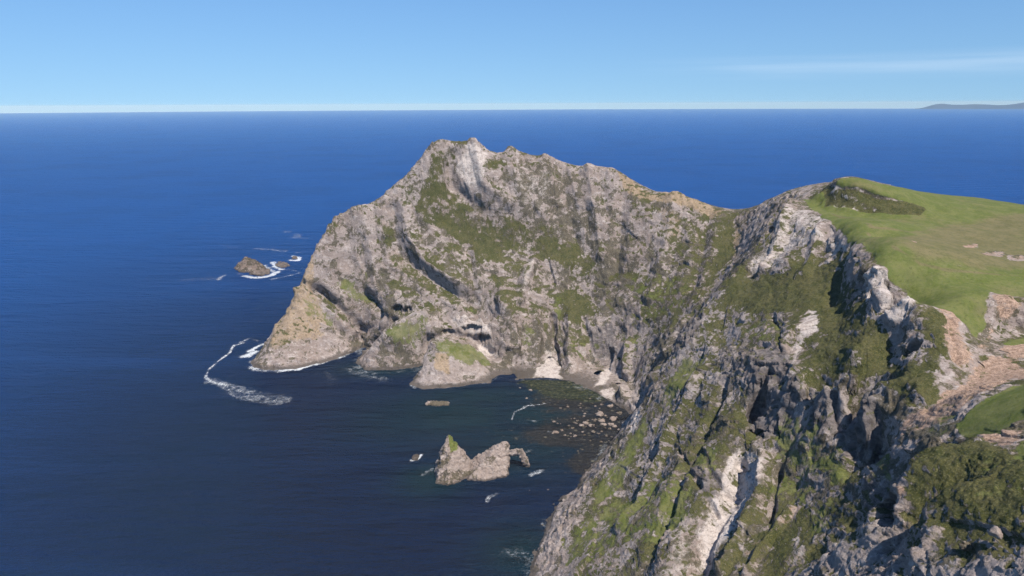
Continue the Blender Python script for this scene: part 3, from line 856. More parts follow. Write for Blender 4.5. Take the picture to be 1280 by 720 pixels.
    gc = g.mix(g.math('MULTIPLY', g.step(ntuft, 0.46, 0.34), 0.50), gc, (0.052, 0.060, 0.020))
    c = g.mix(gm, c, gc)
    soft_ = g.math('MAXIMUM', g.math('MAXIMUM', gm, g.math('MULTIPLY', soil, 0.8)), g.math('MAXIMUM', hm, lm))
    bh = g.n('ShaderNodeMix', data_type='FLOAT', inp={0: soft_, 2: hgt, 3: g.math('ADD', g.math('MULTIPLY', nf, 0.7), g.math('MULTIPLY', nff, 0.35))}).outputs[0]
    bst = g.n('ShaderNodeMix', data_type='FLOAT', inp={0: gm, 2: 0.55, 3: 0.25}).outputs[0]
    bp = g.n('ShaderNodeBump', inp={'Height': bh, 'Distance': 1.0, 'Strength': bst})
    bs = g.n('ShaderNodeBsdfPrincipled', inp={'Base Color': c, 'Roughness': 0.92, 'Specular IOR Level': 0.12, 'Normal': bp.outputs[0]})
    out = g.n('ShaderNodeOutputMaterial', inp={0: bs.outputs[0]})
    return g.m


def make_rock_material(name, tone=(1, 1, 1), green=0.0, wet=1.6):
    g = NT_(name)
    geo = g.n('ShaderNodeNewGeometry')
    tc = g.n('ShaderNodeTexCoord')
    pos = geo.outputs['Position']
    c, hgt, n1, n2, n3, lich, crack = rock_chain(g, pos)
    c = g.n('ShaderNodeMix', data_type='RGBA', blend_type='MULTIPLY', inp={0: 1.0, 6: c, 7: (*tone, 1)}).outputs[2]
    pz = g.n('ShaderNodeSeparateXYZ', inp={0: pos}).outputs[2]
    nf = g.noise(pos, 0.75, 5, 0.72)
    tide = g.math('ADD', pz, g.math('MULTIPLY', g.math('SUBTRACT', nf, 0.5), 3.0))
    c = g.mix(g.math('MULTIPLY', g.step(tide, wet, wet * 0.3), 0.8), c, (0.075, 0.06, 0.05))
    if green > 0:
        at = g.n('ShaderNodeAttribute', attribute_name='turf')
        gm = g.step(g.math('ADD', at.outputs['Fac'], g.math('MULTIPLY', g.math('SUBTRACT', nf, 0.5), 0.8)), 0.4, 0.6)
        c = g.mix(gm, c, g.mix(g.step(nf, 0.35, 0.65), (0.09, 0.115, 0.025), (0.16, 0.165, 0.05)))
    bp = g.n('ShaderNodeBump', inp={'Height': hgt, 'Distance': 0.8, 'Strength': 0.7})
    bs = g.n('ShaderNodeBsdfPrincipled', inp={'Base Color': c, 'Roughness': 0.9, 'Specular IOR Level': 0.15, 'Normal': bp.outputs[0]})
    g.n('ShaderNodeOutputMaterial', inp={0: bs.outputs[0]})
    return g.m


M_TERRAIN = make_terrain_material()
# the headland ends where the gully from the saddle runs down to the beach
hp = [tuple(p[:2]) for p in yl([(921, 272, 518), (926, 292, 500), (918, 322, 478), (900, 352, 458), (872, 388, 438), (846, 425, 428), (824, 465, 422), (805, 500, 418), (792, 526, 412)])]
hp = hp + [(40, 380), (-320, 380), (-320, 900), (250, 900), (195, 600)]
qc = B[quads[:, 0], :2]
inh = inpoly_sd(qc[:, 0], qc[:, 1], hp) > 0
build_terrain('headland', inh, 'grey rocky headland with green ledges jutting into the blue sea')
build_terrain('coastal_cliff', ~inh, 'steep mainland cliff with heather slopes and grass plateau on top')
print('terrain built', time.time() - T0)

# ------------------------------------------------------------------ sea
R_SEA = 26000.0
sth = np.concatenate([np.radians(np.arange(-80, -42, 2.0)), np.radians(np.arange(-42, 46, 0.11)), np.radians(np.arange(46, 81, 2.0))])
sr = np.concatenate([np.array([2.0, 30, 80, 140]), np.exp(np.arange(math.log(200), math.log(1100), 0.0042)), np.exp(np.linspace(math.log(1100), math.log(R_SEA), 120))])
ST, SR = np.meshgrid(sth, sr)
sx = (SR * np.sin(ST)).ravel()
sy = (SR * np.cos(ST)).ravel() - 0.0
sv = np.stack([sx, sy, np.zeros_like(sx)], 1).astype(F32)
NSt, NSr = len(sth), len(sr)
sid = np.arange(NSt * NSr).reshape(NSr, NSt)
sq_ = np.stack([sid[1:, :-1].ravel(), sid[1:, 1:].ravel(), sid[:-1, 1:].ravel(), sid[:-1, :-1].ravel()], 1).astype(np.int32)
sq_ = sq_[:, ::-1]
depth = np.where((sx > GX0) & (sx < GX1) & (sy > GY0) & (sy < GY1), hz(sx, sy), -30)


def sea_dist(uv, z=0.0):
    P = np.array([Pz(u, v, z)[:2] for u, v in uv])
    d = np.full(len(sx), 1e9)
    for a, c in zip(P[:-1], P[1:]):
        ab = c - a
        t = np.clip(((sx - a[0]) * ab[0] + (sy - a[1]) * ab[1]) / (ab @ ab + 1e-9), 0, 1)
        d = np.minimum(d, np.hypot(sx - a[0] - t * ab[0], sy - a[1] - t * ab[1]))
    return d


def sea_blob(u, v, ru, rv):
    """Elliptical patch on the water, half widths given in metres across and away."""
    c = Pz(u, v)
    return np.exp(-(((sx - c[0]) / ru) ** 2 + ((sy - c[1]) / rv) ** 2))


svw = sv + 0
wn = noise(sv, 40, 3.0) * 0.6 + noise(sv, 14, 5.0) * 0.4
teal = np.zeros(len(sx))
for a in [(560, 520, 60, 45), (650, 555, 55, 40), (690, 520, 50, 40), (540, 600, 22, 20), (480, 460, 40, 18), (600, 495, 60, 22), (650, 690, 22, 22), (700, 500, 40, 30)]:
    teal = np.maximum(teal, sea_blob(*a))
teal = np.clip(teal * (1 + 0.5 * wn), 0, 1)
reef = np.zeros(len(sx))
for a in [(725, 500, 34, 30), (745, 530, 32, 26), (700, 545, 34, 18), (765, 520, 20, 30), (760, 560, 20, 30), (740, 580, 18, 20)]:
    reef = np.maximum(reef, sea_blob(*a))
reef = np.clip(reef * (1.1 + 0.7 * wn), 0, 1)
weed = np.zeros(len(sx))
for a in [(695, 482, 26, 11), (715, 492, 24, 12), (735, 495, 14, 12), (672, 478, 16, 6)]:
    weed = np.maximum(weed, sea_blob(*a))
weed = np.clip(weed * (1.2 + 0.8 * wn), 0, 1)
navy = np.clip(sum(sea_blob(*a) for a in [(600, 480, 230, 150), (560, 640, 170, 110), (480, 560, 130, 90)]), 0, 1)

foam = np.zeros(len(sx))
wn2 = noise(sv, 9, 1.0)
wn3 = noise(sv, 3.2, 7.0)


def streak(uv, rm, s=1.0, edge=1.0):
    global foam
    d = sea_dist(uv) + (wn * 3.0 + wn2 * 2.0 + wn3 * 1.0) * edge * min(1, rm / 3)
    foam = np.maximum(foam, s * sstep(rm * 1.5, rm * 0.3, d))



streak([(318, 440), (308, 445)], 5, 1.0)
streak([(330, 430), (320, 434), (312, 440)], 3.0, 0.9)
streak([(350, 463), (362, 462), (374, 461)], 3.0, 1.0)
streak([(378, 459), (395, 455), (404, 452)], 2.6, 1.0)
streak([(405, 452), (425, 445)], 1.6, 0.7)
streak([(322, 463), (350, 464)], 1.6, 0.6)
streak([(304, 429), (292, 432), (287, 441), (272, 452), (260, 463), (257, 472), (266, 478), (285, 482)], 1.5, 0.75)
streak([(266, 476), (290, 485), (310, 490)], 6, 0.50)
streak([(295, 490), (320, 497), (348, 500)], 11, 0.50)
streak([(322, 426), (312, 423), (300, 428)], 1.6, 0.6)
streak([(435, 462), (460, 470), (480, 474)], 6, 0.42)
streak([(408, 465), (415, 475), (410, 482)], 3, 0.32)
streak([(640, 525), (643, 515), (655, 510)], 1.0, 0.7)
streak([(655, 508), (672, 506), (690, 503)], 1.2, 0.75)
streak([(662, 503), (668, 508)], 1.3, 0.7)
streak([(660, 524), (672, 527)], 3, 0.40)
streak([(686, 540), (694, 541)], 2.2, 0.65)
streak([(515, 575), (522, 574), (527, 568)], 1.6, 1.0)
streak([(527, 594), (535, 590), (540, 586)], 2.0, 0.5)
streak([(662, 594), (672, 590), (676, 588)], 2.0, 0.6)
streak([(608, 628), (612, 621), (622, 617)], 1.5, 0.55)
streak([(655, 566), (662, 563)], 1.5, 0.4)
streak([(640, 690), (655, 697), (675, 700)], 5, 0.40)
streak([(520, 485), (514, 482)], 1.6, 0.6)
streak([(680, 655), (690, 660)], 1.6, 0.5)
# surf about the outer islets
streak([(306, 345), (316, 347), (328, 347), (340, 344), (348, 339)], 5.0, 0.9)
streak([(330, 332), (337, 337), (346, 341)], 5.0, 0.75)
streak([(296, 342), (304, 343)], 2.2, 0.6)
streak([(341, 328), (344, 334), (352, 337)], 5, 0.9)
streak([(366, 320), (374, 322), (372, 326), (364, 325)], 4, 1.0)
streak([(340, 349), (356, 346), (372, 342), (374, 341)], 3.0, 0.6)
streak([(374, 340), (362, 337), (352, 338)], 2.2, 0.5)
streak([(274, 350), (276, 346), (282, 344)], 3.5, 0.65)
streak([(230, 350), (270, 348)], 9, 0.36)
streak([(345, 288), (362, 290), (372, 293)], 9, 0.45)
streak([(362, 297), (382, 298)], 6, 0.45)
streak([(256, 299), (280, 297), (305, 296)], 8, 0.33)
streak([(280, 307), (294, 310)], 7, 0.33)
streak([(320, 311), (340, 312), (356, 314)], 7, 0.48)
streak([(370, 316), (378, 315)], 5, 0.4)
streak([(252, 288), (272, 287)], 9, 0.25)
streak([(1148, 193), (1180, 189), (1215, 186), (1250, 180), (1290, 179)], 22, 0.20, 2)
streak([(1058, 207), (1100, 205)], 16, 0.15, 2)
streak([(314, 452), (316, 459), (330, 463), (350, 464), (375, 461), (400, 455), (425, 446), (445, 438)], 1.6, 0.62, 1.6)
streak([(447, 458), (460, 465), (490, 465), (525, 458), (514, 481), (530, 487), (560, 485), (590, 481), (610, 479), (622, 471), (645, 476), (668, 475), (690, 474)], 0.9, 0.40, 1.6)
_nr = (np.hypot(sx, sy) < 700) & (sx < 75)
sdS = np.full(len(sx), -99.0)
sdS[_nr] = inpoly_sd(sx[_nr], sy[_nr], LAND)
_wash = sstep(-8.0, -3.0, sdS + 2.0 * wn2) * np.clip(0.40 + 1.3 * wn, 0, 0.95) * (0.55 + 0.45 * sstep(-90, -170, sx))
foam = np.maximum(foam, _wash)
# lapping at the foot of the stacks and outcrops
streak([(450, 462), (462, 467), (478, 467)], 1.4, 0.45)
streak([(546, 604), (566, 606)], 1.0, 0.35)

me = bpy.data.meshes.new('sea')
me.vertices.add(len(sv))
me.vertices.foreach_set('co', sv.ravel())
me.loops.add(sq_.size)
me.loops.foreach_set('vertex_index', sq_.ravel())
me.polygons.add(len(sq_))
me.polygons.foreach_set('loop_start', np.arange(0, sq_.size, 4, dtype=np.int32))
me.polygons.foreach_set('loop_total', np.full(len(sq_), 4, np.int32))
me.update(calc_edges=True)
me.polygons.foreach_set('use_smooth', np.ones(len(sq_), bool))
at = me.attributes.new('bottom', 'FLOAT_COLOR', 'POINT')
at.data.foreach_set('color', np.stack([teal, reef, weed, navy], 1).astype(F32).ravel())


def make_sea_material():
    g = NT_('sea_water')
    geo = g.n('ShaderNodeNewGeometry')
    pos = geo.outputs['Position']
    A_ = g.n('ShaderNodeAttribute', attribute_name='bottom')
    sa = g.n('ShaderNodeSeparateColor', inp={0: A_.outputs['Color']})
    teal_, reef_, weed_, navy_ = sa.outputs[0], sa.outputs[1], sa.outputs[2], A_.outputs['Alpha']
    nb = g.noise(pos, 0.004, 4, 0.6)
    nr = g.noise(pos, 0.16, 5, 0.7)
    nr2 = g.noise(pos, 0.45, 4, 0.7)
    c = g.mix(g.step(nb, 0.3, 0.7), (0.0030, 0.0300, 0.135), (0.0040, 0.0360, 0.155))
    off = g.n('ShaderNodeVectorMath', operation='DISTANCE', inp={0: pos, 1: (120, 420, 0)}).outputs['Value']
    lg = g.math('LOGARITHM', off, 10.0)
    c = g.mix(g.step(lg, 2.45, 3.08), (0.0022, 0.0092, 0.040), (0.0055, 0.0560, 0.215))  # sky reflection growing at grazing view, painted into base colour by distance
    c = g.mix(g.step(lg, 3.2, 4.3), c, (0.0080, 0.0820, 0.290))  # brightening towards the horizon, painted into the colour as well
    c = g.mix(g.math('MULTIPLY', g.step(nb, 0.40, 0.70), 0.25), c, (0.0035, 0.022, 0.09))
    wind = g.noise(g.mapping(pos, (0, 0, 0.12), (0.0016, 0.011, 1.0)), 1.0, 5, 0.6)
    c = g.mix(g.math('MULTIPLY', g.step(wind, 0.48, 0.74), 0.28), c, (0.012, 0.062, 0.225))
    c = g.mix(g.math('MULTIPLY', navy_, 0.8), c, (0.0020, 0.0085, 0.028))
    c = g.mix(teal_, c, (0.0030, 0.0165, 0.024))
    rf = g.step(g.math('ADD', reef_, g.math('MULTIPLY', g.math('SUBTRACT', nr, 0.5), 1.3)), 0.35, 0.8)
    c = g.mix(g.math('MULTIPLY', rf, 0.9), c, g.mix(g.step(nr2, 0.45, 0.7), (0.017, 0.016, 0.016), (0.040, 0.036, 0.028)))
    wd = g.step(g.math('ADD', weed_, g.math('MULTIPLY', g.math('SUBTRACT', nr, 0.5), 1.0)), 0.35, 0.8)
    c = g.mix(wd, c, g.mix(g.step(nr2, 0.40, 0.68), (0.016, 0.022, 0.013), (0.060, 0.062, 0.026)))
    vs = g.n('ShaderNodeTexVoronoi', inp={'Vector': pos, 'Scale': 0.22, 'Randomness': 1.0})
    dots = g.math('MULTIPLY', g.step(vs.outputs[0], 0.34, 0.16), g.step(nr, 0.46, 0.60))
    c = g.mix(g.math('MULTIPLY', dots, g.math('MULTIPLY', g.math('MAXIMUM', reef_, weed_, True), 0.7)), c, (0.16, 0.145, 0.105))
    w1_ = g.noise(g.mapping(pos, (0, 0, 0.25), (0.07, 0.19, 0.1)), 1.0, 5, 0.62)
    w2_ = g.noise(g.mapping(pos, (0, 0, -0.2), (0.5, 0.9, 0.5)), 1.0, 4, 0.6)
    w3_ = g.noise(g.mapping(pos, (0, 0, 0.12), (0.014, 0.05, 0.05)), 1.0, 3, 0.55)
    h = g.math('ADD', g.math('MULTIPLY', w1_, 5.2), g.math('MULTIPLY', w2_, 1.5))
    h = g.math('ADD', h, g.math('MULTIPLY', w3_, 15.0))
    bp = g.n('ShaderNodeBump', inp={'Height': h, 'Distance': 1.0, 'Strength': 1.0})
    # wave slopes keep the mirror share of a rough sea small even at grazing angles
    fr = g.n('ShaderNodeFresnel', inp={'IOR': 1.33, 'Normal': bp.outputs[0]})
    share = g.math('MINIMUM', g.math('MULTIPLY', fr.outputs[0], 0.42), 0.095)
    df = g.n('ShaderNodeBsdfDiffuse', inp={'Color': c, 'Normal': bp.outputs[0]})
    gl = g.n('ShaderNodeBsdfGlossy', inp={'Color': (1, 1, 1, 1), 'Roughness': 0.22, 'Normal': bp.outputs[0]})
    mx = g.n('ShaderNodeMixShader', inp={0: share, 1: df.outputs[0], 2: gl.outputs[0]})
    g.n('ShaderNodeOutputMaterial', inp={0: mx.outputs[0]})
    return g.m


me.materials.append(make_sea_material())
sea = bpy.data.objects.new('sea', me)
COL.objects.link(sea)
sea['kind'] = 'structure'
sea['label'] = 'deep blue sea reaching to the horizon'

# foam lies a few centimetres above the water
fm = foam.reshape(NSr, NSt)
fq_ = (np.maximum.reduce([fm[:-1, :-1], fm[1:, :-1], fm[:-1, 1:], fm[1:, 1:]]) > 0.02).ravel()
if fq_.any():
    fq = sq_[fq_]
    us = np.zeros(len(sv), bool)
    us[fq.ravel()] = True
    rm = np.cumsum(us) - 1
    fme = bpy.data.meshes.new('sea_foam')
    fv = sv[us].copy()
    fv[:, 2] = 0.08
    fme.from_pydata(fv.tolist(), [], rm[fq].tolist())
    at = fme.attributes.new('froth', 'FLOAT', 'POINT')
    at.data.foreach_set('value', foam[us].astype(F32))
    g = NT_('sea_foam')
    geo = g.n('ShaderNodeNewGeometry')
    pos = geo.outputs['Position']
    A_ = g.n('ShaderNodeAttribute', attribute_name='froth')
    nA = g.noise(pos, 0.22, 5, 0.75, 0.8)
    nB = g.noise(pos, 0.8, 4, 0.7)
    x = g.math('ADD', A_.outputs['Fac'], g.math('MULTIPLY', g.math('SUBTRACT', nA, 0.5), 1.5))
    x = g.math('ADD', x, g.math('MULTIPLY', g.math('SUBTRACT', nB, 0.5), 1.1))
    a = g.math('MULTIPLY', g.math('MULTIPLY', g.step(x, 0.30, 1.25), g.step(A_.outputs['Fac'], 0.0, 0.45)), 0.66)
    df = g.n('ShaderNodeBsdfDiffuse', inp={0: (0.78, 0.82, 0.86, 1)})
    tr = g.n('ShaderNodeBsdfTransparent')
    mx = g.n('ShaderNodeMixShader', inp={0: a, 1: tr.outputs[0], 2: df.outputs[0]})
    g.n('ShaderNodeOutputMaterial', inp={0: mx.outputs[0]})
    fme.materials.append(g.m)
    fo = bpy.data.objects.new('sea_foam', fme)
    COL.objects.link(fo)
    fo['kind'] = 'stuff'
    fo['label'] = 'white surf and drifting foam streaks on the sea'
    fo['category'] = 'foam'
print('sea', time.time() - T0)


# ------------------------------------------------------------------ single rocks: convex lumps fused, then weathered
def rock_mesh(name, hulls, vox, amp, mat, turf=None, seed=0.0, rough=1.0):
    """hulls: lists of world points; each becomes a convex lump, all fused into one rock standing on the sea bed."""
    bm = bmesh.new()
    for pts in hulls:
        b2 = bmesh.new()
        for p in pts:
            b2.verts.new(p)
        bmesh.ops.convex_hull(b2, input=b2.verts)
        for v in [v for v in b2.verts if not v.link_faces]:
            b2.verts.remove(v)
        tm = bpy.data.meshes.new('tmp')
        b2.to_mesh(tm)
        b2.free()
        bm.from_mesh(tm)
        bpy.data.meshes.remove(tm)
    bmesh.ops.recalc_face_normals(bm, faces=bm.faces)
    me = bpy.data.meshes.new(name)
    bm.to_mesh(me)
    bm.free()
    o = bpy.data.objects.new(name, me)
    COL.objects.link(o)
    md = o.modifiers.new('r', 'REMESH')
    md.mode = 'VOXEL'
    md.voxel_size = vox
    dg = bpy.context.evaluated_depsgraph_get()
    ev = o.evaluated_get(dg)
    m2 = bpy.data.meshes.new_from_object(ev)
    o.modifiers.clear()
    o.data = m2
    m2.name = name
    bpy.data.meshes.remove(me)
    nv_ = len(m2.vertices)
    co = np.zeros(nv_ * 3, F32)
    m2.vertices.foreach_get('co', co)
    co = co.reshape(-1, 3)
    no = np.zeros(nv_ * 3, F32)
    m2.vertices.foreach_get('normal', no)
    no = no.reshape(-1, 3)
    q_ = co + seed
    d = amp * (0.9 * facet(q_, 4.2 * amp, 1.1) + 0.5 * facet(q_, 1.9 * amp, 2.2) + 0.55 * fbm(q_, 3.2 * amp, 3.3, 3) + 0.35 * (1 - 2 * np.abs(noise(q_, 5 * amp, 4.4, (1, 1, .6)))))
    co2 = co + no * (d * rough)[:, None]
    m2.vertices.foreach_set('co', co2.astype(F32).ravel())
    m2.polygons.foreach_set('use_smooth', np.ones(len(m2.polygons), bool))
    if turf is not None:
        at = m2.attributes.new('turf', 'FLOAT', 'POINT')
        at.data.foreach_set('value', turf(co2).astype(F32))
    m2.update()
    m2.materials.clear()
    m2.materials.append(mat)
    return o


def tag(o, label, cat, group=None):
    o['label'] = label
    o['category'] = cat
    if group:
        o['group'] = group
    return o


def lump(foot, top, zt=None):
    """Convex lump from foot points (sea level, carried down under water) and top points."""
    pts = []
    c = np.mean(np.array(foot), 0)
    for p in foot:
        p = np.array(p)
        pts.append((p[0], p[1], 0.8))
        q_ = c + (p - c) * 1.12
        pts.append((q_[0], q_[1], -3.0))
    return pts + [tuple(p) for p in top]


M_STACK = make_rock_material('stack_rock', (1.0, 0.97, 0.93), green=1.0)
M_ISLET = make_rock_material('islet_rock', (0.66, 0.62, 0.57), wet=2.6)
M_BOULDER = make_rock_material('boulder_rock', (1.0, 0.97, 0.92), wet=0.5)

# pointed sea stack
y0 = 346.0
foot1 = [Pz(546, 603)[:2], Pz(560, 606)[:2], Pz(576, 601)[:2], Pz(588, 594)[:2], (Py(588, 580, 358)[0], 358), (Py(552, 580, 357)[0], 357), (Py(545, 590, 349)[0], 349)]
top1 = [Py(556, 552, 345), Py(560, 542.5, 347), Py(566, 552, 349), Py(553, 572, 344), Py(586, 594, 348), Py(575, 573, 351), Py(549, 585, 345)]
low1 = [Pz(546, 604)[:2], Pz(560, 607)[:2], Pz(578, 600)[:2], Pz(574, 594)[:2], Pz(549, 592)[:2]]
ltop1 = [Py(549, 592, 343), Py(562, 596, 342), Py(548, 578, 347), Py(575, 592, 344)]
pk1 = Py(560, 545, 347)


def turf1(c):
    return sstep(12.0, 15.5, c[:, 2]) * sstep(-0.5, 1.2, c[:, 0] - pk1[0] - 0.18 * (pk1[2] - c[:, 2]))


o = rock_mesh('sea_stack', [lump(foot1, top1), lump(low1, ltop1)], 0.38, 0.72, M_STACK, turf1, 3.0)
tag(o, 'pointed pyramid sea stack with a green streak below its tip', 'sea stack', 'sea stacks in the bay')
# arched sea stack
foot2 = [Pz(586, 600)[:2], Pz(605, 601)[:2], Pz(632, 596)[:2], (Py(633, 588, 352)[0], 352), (Py(615, 585, 358)[0], 358), (Py(588, 588, 356)[0], 356)]
top2 = [Py(592, 593, 350), Py(606, 577, 349), Py(620, 558, 350), Py(628, 552, 351), Py(635, 552, 351), Py(637, 562, 351), Py(632, 580, 349), Py(612, 580, 347)]
crown2 = [Py(620, 559, 350), Py(628, 552.5, 351), Py(635, 552, 352), Py(637, 560, 351), Py(634, 572, 349), Py(622, 572, 348), Py(634, 570, 354), Py(624, 566, 355)]
span = [Py(634, 562, 348), Py(634, 570, 348), Py(650, 562, 350), Py(650, 568, 350), Py(634, 562, 353), Py(634, 570, 353), Py(650, 562, 353), Py(650, 568, 353)]
leg = [Py(647, 562, 349), Py(652, 561, 349), Py(648, 568, 349), Py(647, 562, 352), Py(653, 562, 352), Py(657, 584, 349), Py(663, 585, 349), Py(658, 584, 352), Py(664, 584, 353), Py(659, 593, 349), Py(666, 593, 350)]
o = rock_mesh('sea_stack', [lump(foot2, top2), crown2, span, leg], 0.36, 0.62, M_STACK, lambda c: sstep(15.0, 17.5, c[:, 2]) * 1.0, 9.0)
tag(o, 'lower sea stack with a thin rock arch on its right', 'sea stack', 'sea stacks in the bay')
# outer islets
f = [Pz(294, 337)[:2], Pz(300, 340)[:2], Pz(318, 341)[:2], Pz(330, 339)[:2], Pz(331, 334)[:2], Pz(312, 332)[:2], Pz(297, 333)[:2]]
t = [Py(301, 325, 850), Py(306, 321, 852), Py(312, 322, 854), Py(320, 326, 856), Py(330, 332, 850), Py(297, 332, 848)]
f2 = [Pz(312, 343)[:2], Pz(325, 345)[:2], Pz(337, 343)[:2], Pz(336, 338)[:2], Pz(318, 338)[:2]]
t2 = [Py(320, 338, 838), Py(330, 334, 842), Py(335, 339, 838)]
o = rock_mesh('rocky_islet', [lump(f, t), lump(f2, t2)], 0.8, 1.6, M_ISLET, None, 21.0)
tag(o, 'brown humped islet in surf west of the headland', 'islet', 'islets off the headland')
f = [Pz(344, 332)[:2], Pz(352, 335)[:2], Pz(361, 333)[:2], Pz(360, 330)[:2], Pz(348, 329)[:2]]
o = rock_mesh('rocky_islet', [lump(f, [Py(349, 327, 890), Py(354, 327.5, 892), Py(358, 330, 888)])], 0.7, 1.0, M_ISLET, None, 31.0)
tag(o, 'small low islet between the humped islet and the headland', 'islet', 'islets off the headland')
f = [Pz(365, 324)[:2], Pz(372, 324)[:2], Pz(371, 321)[:2], Pz(366, 321)[:2]]
o = rock_mesh('rocky_islet', [lump(f, [Py(367, 320, 915), Py(370, 320.5, 915)])], 0.6, 0.7, M_ISLET, None, 37.0)
tag(o, 'tiny rock awash in white surf nearest the headland', 'islet', 'islets off the headland')
f = [Pz(532, 506)[:2], Pz(545, 508)[:2], Pz(560, 507)[:2], Pz(561, 504)[:2], Pz(536, 503)[:2]]
o = rock_mesh('skerry', [lump(f, [Py(537, 501, 447), Py(540, 502, 446), Py(556, 503.5, 444)])], 0.35, 0.6, M_BOULDER, None, 41.0)
tag(o, 'long flat skerry low in the bay below the outcrops', 'skerry')
f = [Pz(515, 575)[:2], Pz(521, 576)[:2], Pz(524, 571)[:2], Pz(517, 570)[:2]]
o = rock_mesh('skerry', [lump(f, [Py(518, 570, 370), Py(522, 569.5, 371)])], 0.3, 0.5, M_ISLET, None, 47.0)
tag(o, 'small dark rock awash left of the pointed stack', 'skerry')

# boulders lying in the shallows of the cove
def boulder(name, c, sx_, sy_, sz_, rot, seed):
    bm = bmesh.new()
    bmesh.ops.create_icosphere(bm, subdivisions=3, radius=1.0)
    me = bpy.data.meshes.new(name)
    for v in bm.verts:
        v.co = Vector((v.co.x * sx_, v.co.y * sy_, v.co.z * sz_))
    bm.to_mesh(me)
    bm.free()
    k = len(me.vertices)
    co = np.zeros(k * 3, F32)
    me.vertices.foreach_get('co', co)
    co = co.reshape(-1, 3)
    nn = co / np.linalg.norm(co, axis=1)[:, None]
    s_ = (sx_ + sy_ + sz_) / 3
    co = co + nn * (s_ * (0.42 * facet(co + seed, s_ * 0.9) + 0.22 * fbm(co + seed, s_ * 0.7, 1.0, 2)))[:, None]
    me.vertices.foreach_set('co', co.astype(F32).ravel())
    me.polygons.foreach_set('use_smooth', np.ones(k * 0 + len(me.polygons), bool))
    me.materials.append(M_BOULDER)
    o = bpy.data.objects.new(name, me)
    COL.objects.link(o)
    o.location = c
    o.rotation_euler = (0, 0, rot)
    return o


rb = random.Random(5)
named = [(750, 518, 6), (766, 524, 7), (752, 526, 6), (732, 529, 6), (727, 532, 5), (762, 508, 7), (774, 516, 6), (744, 508, 3), (726, 510, 3), (738, 532, 4), (716, 535, 3), (742, 540, 3), (762, 536, 4), (773, 537, 3), (694, 541, 5), (693, 527, 3), (719, 545, 4),
         (713, 542, 3), (706, 544, 3), (702, 538, 3), (728, 540, 2.5), (756, 531, 4), (730, 520, 2.5), (722, 526, 2.5), (744, 525, 3), (764, 531, 5), (768, 533, 5), (748, 542, 2.5), (758, 545, 2.5), (780, 530, 4), (678, 656, 2), (685, 612, 2.2), (700, 640, 2), (692, 630, 2), (662, 613, 1.6), (664, 488, 4), (658, 498, 3), (650, 485, 3)]
while len(named) < 92:
    u = rb.gauss(738, 24)
    v = rb.gauss(527, 16)
    if 690 < u < 785 and 496 < v < 572 and u + (v - 500) * 0.6 < 800:
        named.append((u, v, rb.uniform(1.2, 2.8)))
for k, (u, v, rpx) in enumerate(named):
    c = Pz(u, v)
    r = rpx * 0.5 * np.linalg.norm(c - CAM) / FPX * rb.uniform(0.8, 1.25)
    o = boulder('boulder', (c[0], c[1], r * rb.uniform(-0.15, 0.12)), r * rb.uniform(1.0, 1.5), r * rb.uniform(1.0, 1.5), r * rb.uniform(0.5, 0.75), rb.uniform(0, 6.28), k * 3.7)
    tag(o, 'pale boulder breaking the dark shallow water of the cove', 'boulder', 'boulders in the shallow cove')
c = cast([(1081, 583)])[0]
o = boulder('boulder', (c[0], c[1], c[2] + 0.6), 2.3, 2.0, 2.2, 0.5, 99.0)
tag(o, 'large smooth grey boulder at the foot of the dark slate wall', 'boulder')
for u, v, r, lab in [(1186, 655, 0.7, 'grey block with a dark underside on the near heather knoll'), (1245, 668, 0.9, 'dark rock stump beside the scree on the near knoll'), (1206, 684, 0.8, 'flat grey slab low on the near knoll'), (1160, 642, 0.8, 'pale grey ledge block on the left side of the knoll')]:
    c = cast([(u, v)])[0]
    o = boulder('boulder', (c[0], c[1], c[2] + 0.3 * r), r * 1.3, r, r * 0.9, u * 0.37, u * 1.3)
    tag(o, lab, 'boulder')
print('rocks', time.time() - T0)


# ------------------------------------------------------------------ far coast and sky
def ridge_strip(name, label):
    bm = bmesh.new()
    a0, a1 = math.radians(29.8), math.radians(52)
    N_ = 90
    Rf = 24800.0
    rows = []
    for i in range(N_ + 1):
        a = a0 + (a1 - a0) * i / N_
        t = i / N_
        s = min(1, t * 12)
        h = 190 * (s * s * (3 - 2 * s)) * (0.75 + 0.18 * math.sin(t * 21 + 1) + 0.12 * math.sin(t * 47)) + 1
        prof = [(-700, -2), (-350, 0.55), (0, 1.0), (900, 0.8), (1800, -2)]
        row = []
        for dr, k in prof:
            r = Rf + dr
            row.append(bm.verts.new((r * math.sin(a), r * math.cos(a), h * k if k > 0 else -2)))
        rows.append(row)
    for A0, A1 in zip(rows[:-1], rows[1:]):
        for k in range(4):
            bm.faces.new((A0[k], A1[k], A1[k + 1], A0[k + 1]))
    bmesh.ops.recalc_face_normals(bm, faces=bm.faces)
    m = bpy.data.meshes.new(name)
    bm.to_mesh(m)
    bm.free()
    g = NT_('far_moorland')
    geo = g.n('ShaderNodeNewGeometry')
    nn = g.noise(geo.outputs['Position'], 0.002, 4, 0.6)
    c = g.mix(nn, (0.010, 0.016, 0.022), (0.026, 0.032, 0.036))
    bs = g.n('ShaderNodeBsdfPrincipled', inp={'Base Color': c, 'Roughness': 1.0, 'Specular IOR Level': 0.0})
    g.n('ShaderNodeOutputMaterial', inp={0: bs.outputs[0]})
    m.materials.append(g.m)
    o = bpy.data.objects.new(name, m)
    COL.objects.link(o)
    o['kind'] = 'structure'
    o['label'] = label
    return o


ridge_strip('distant_hills', 'faint blue hills of a far coast on the horizon')

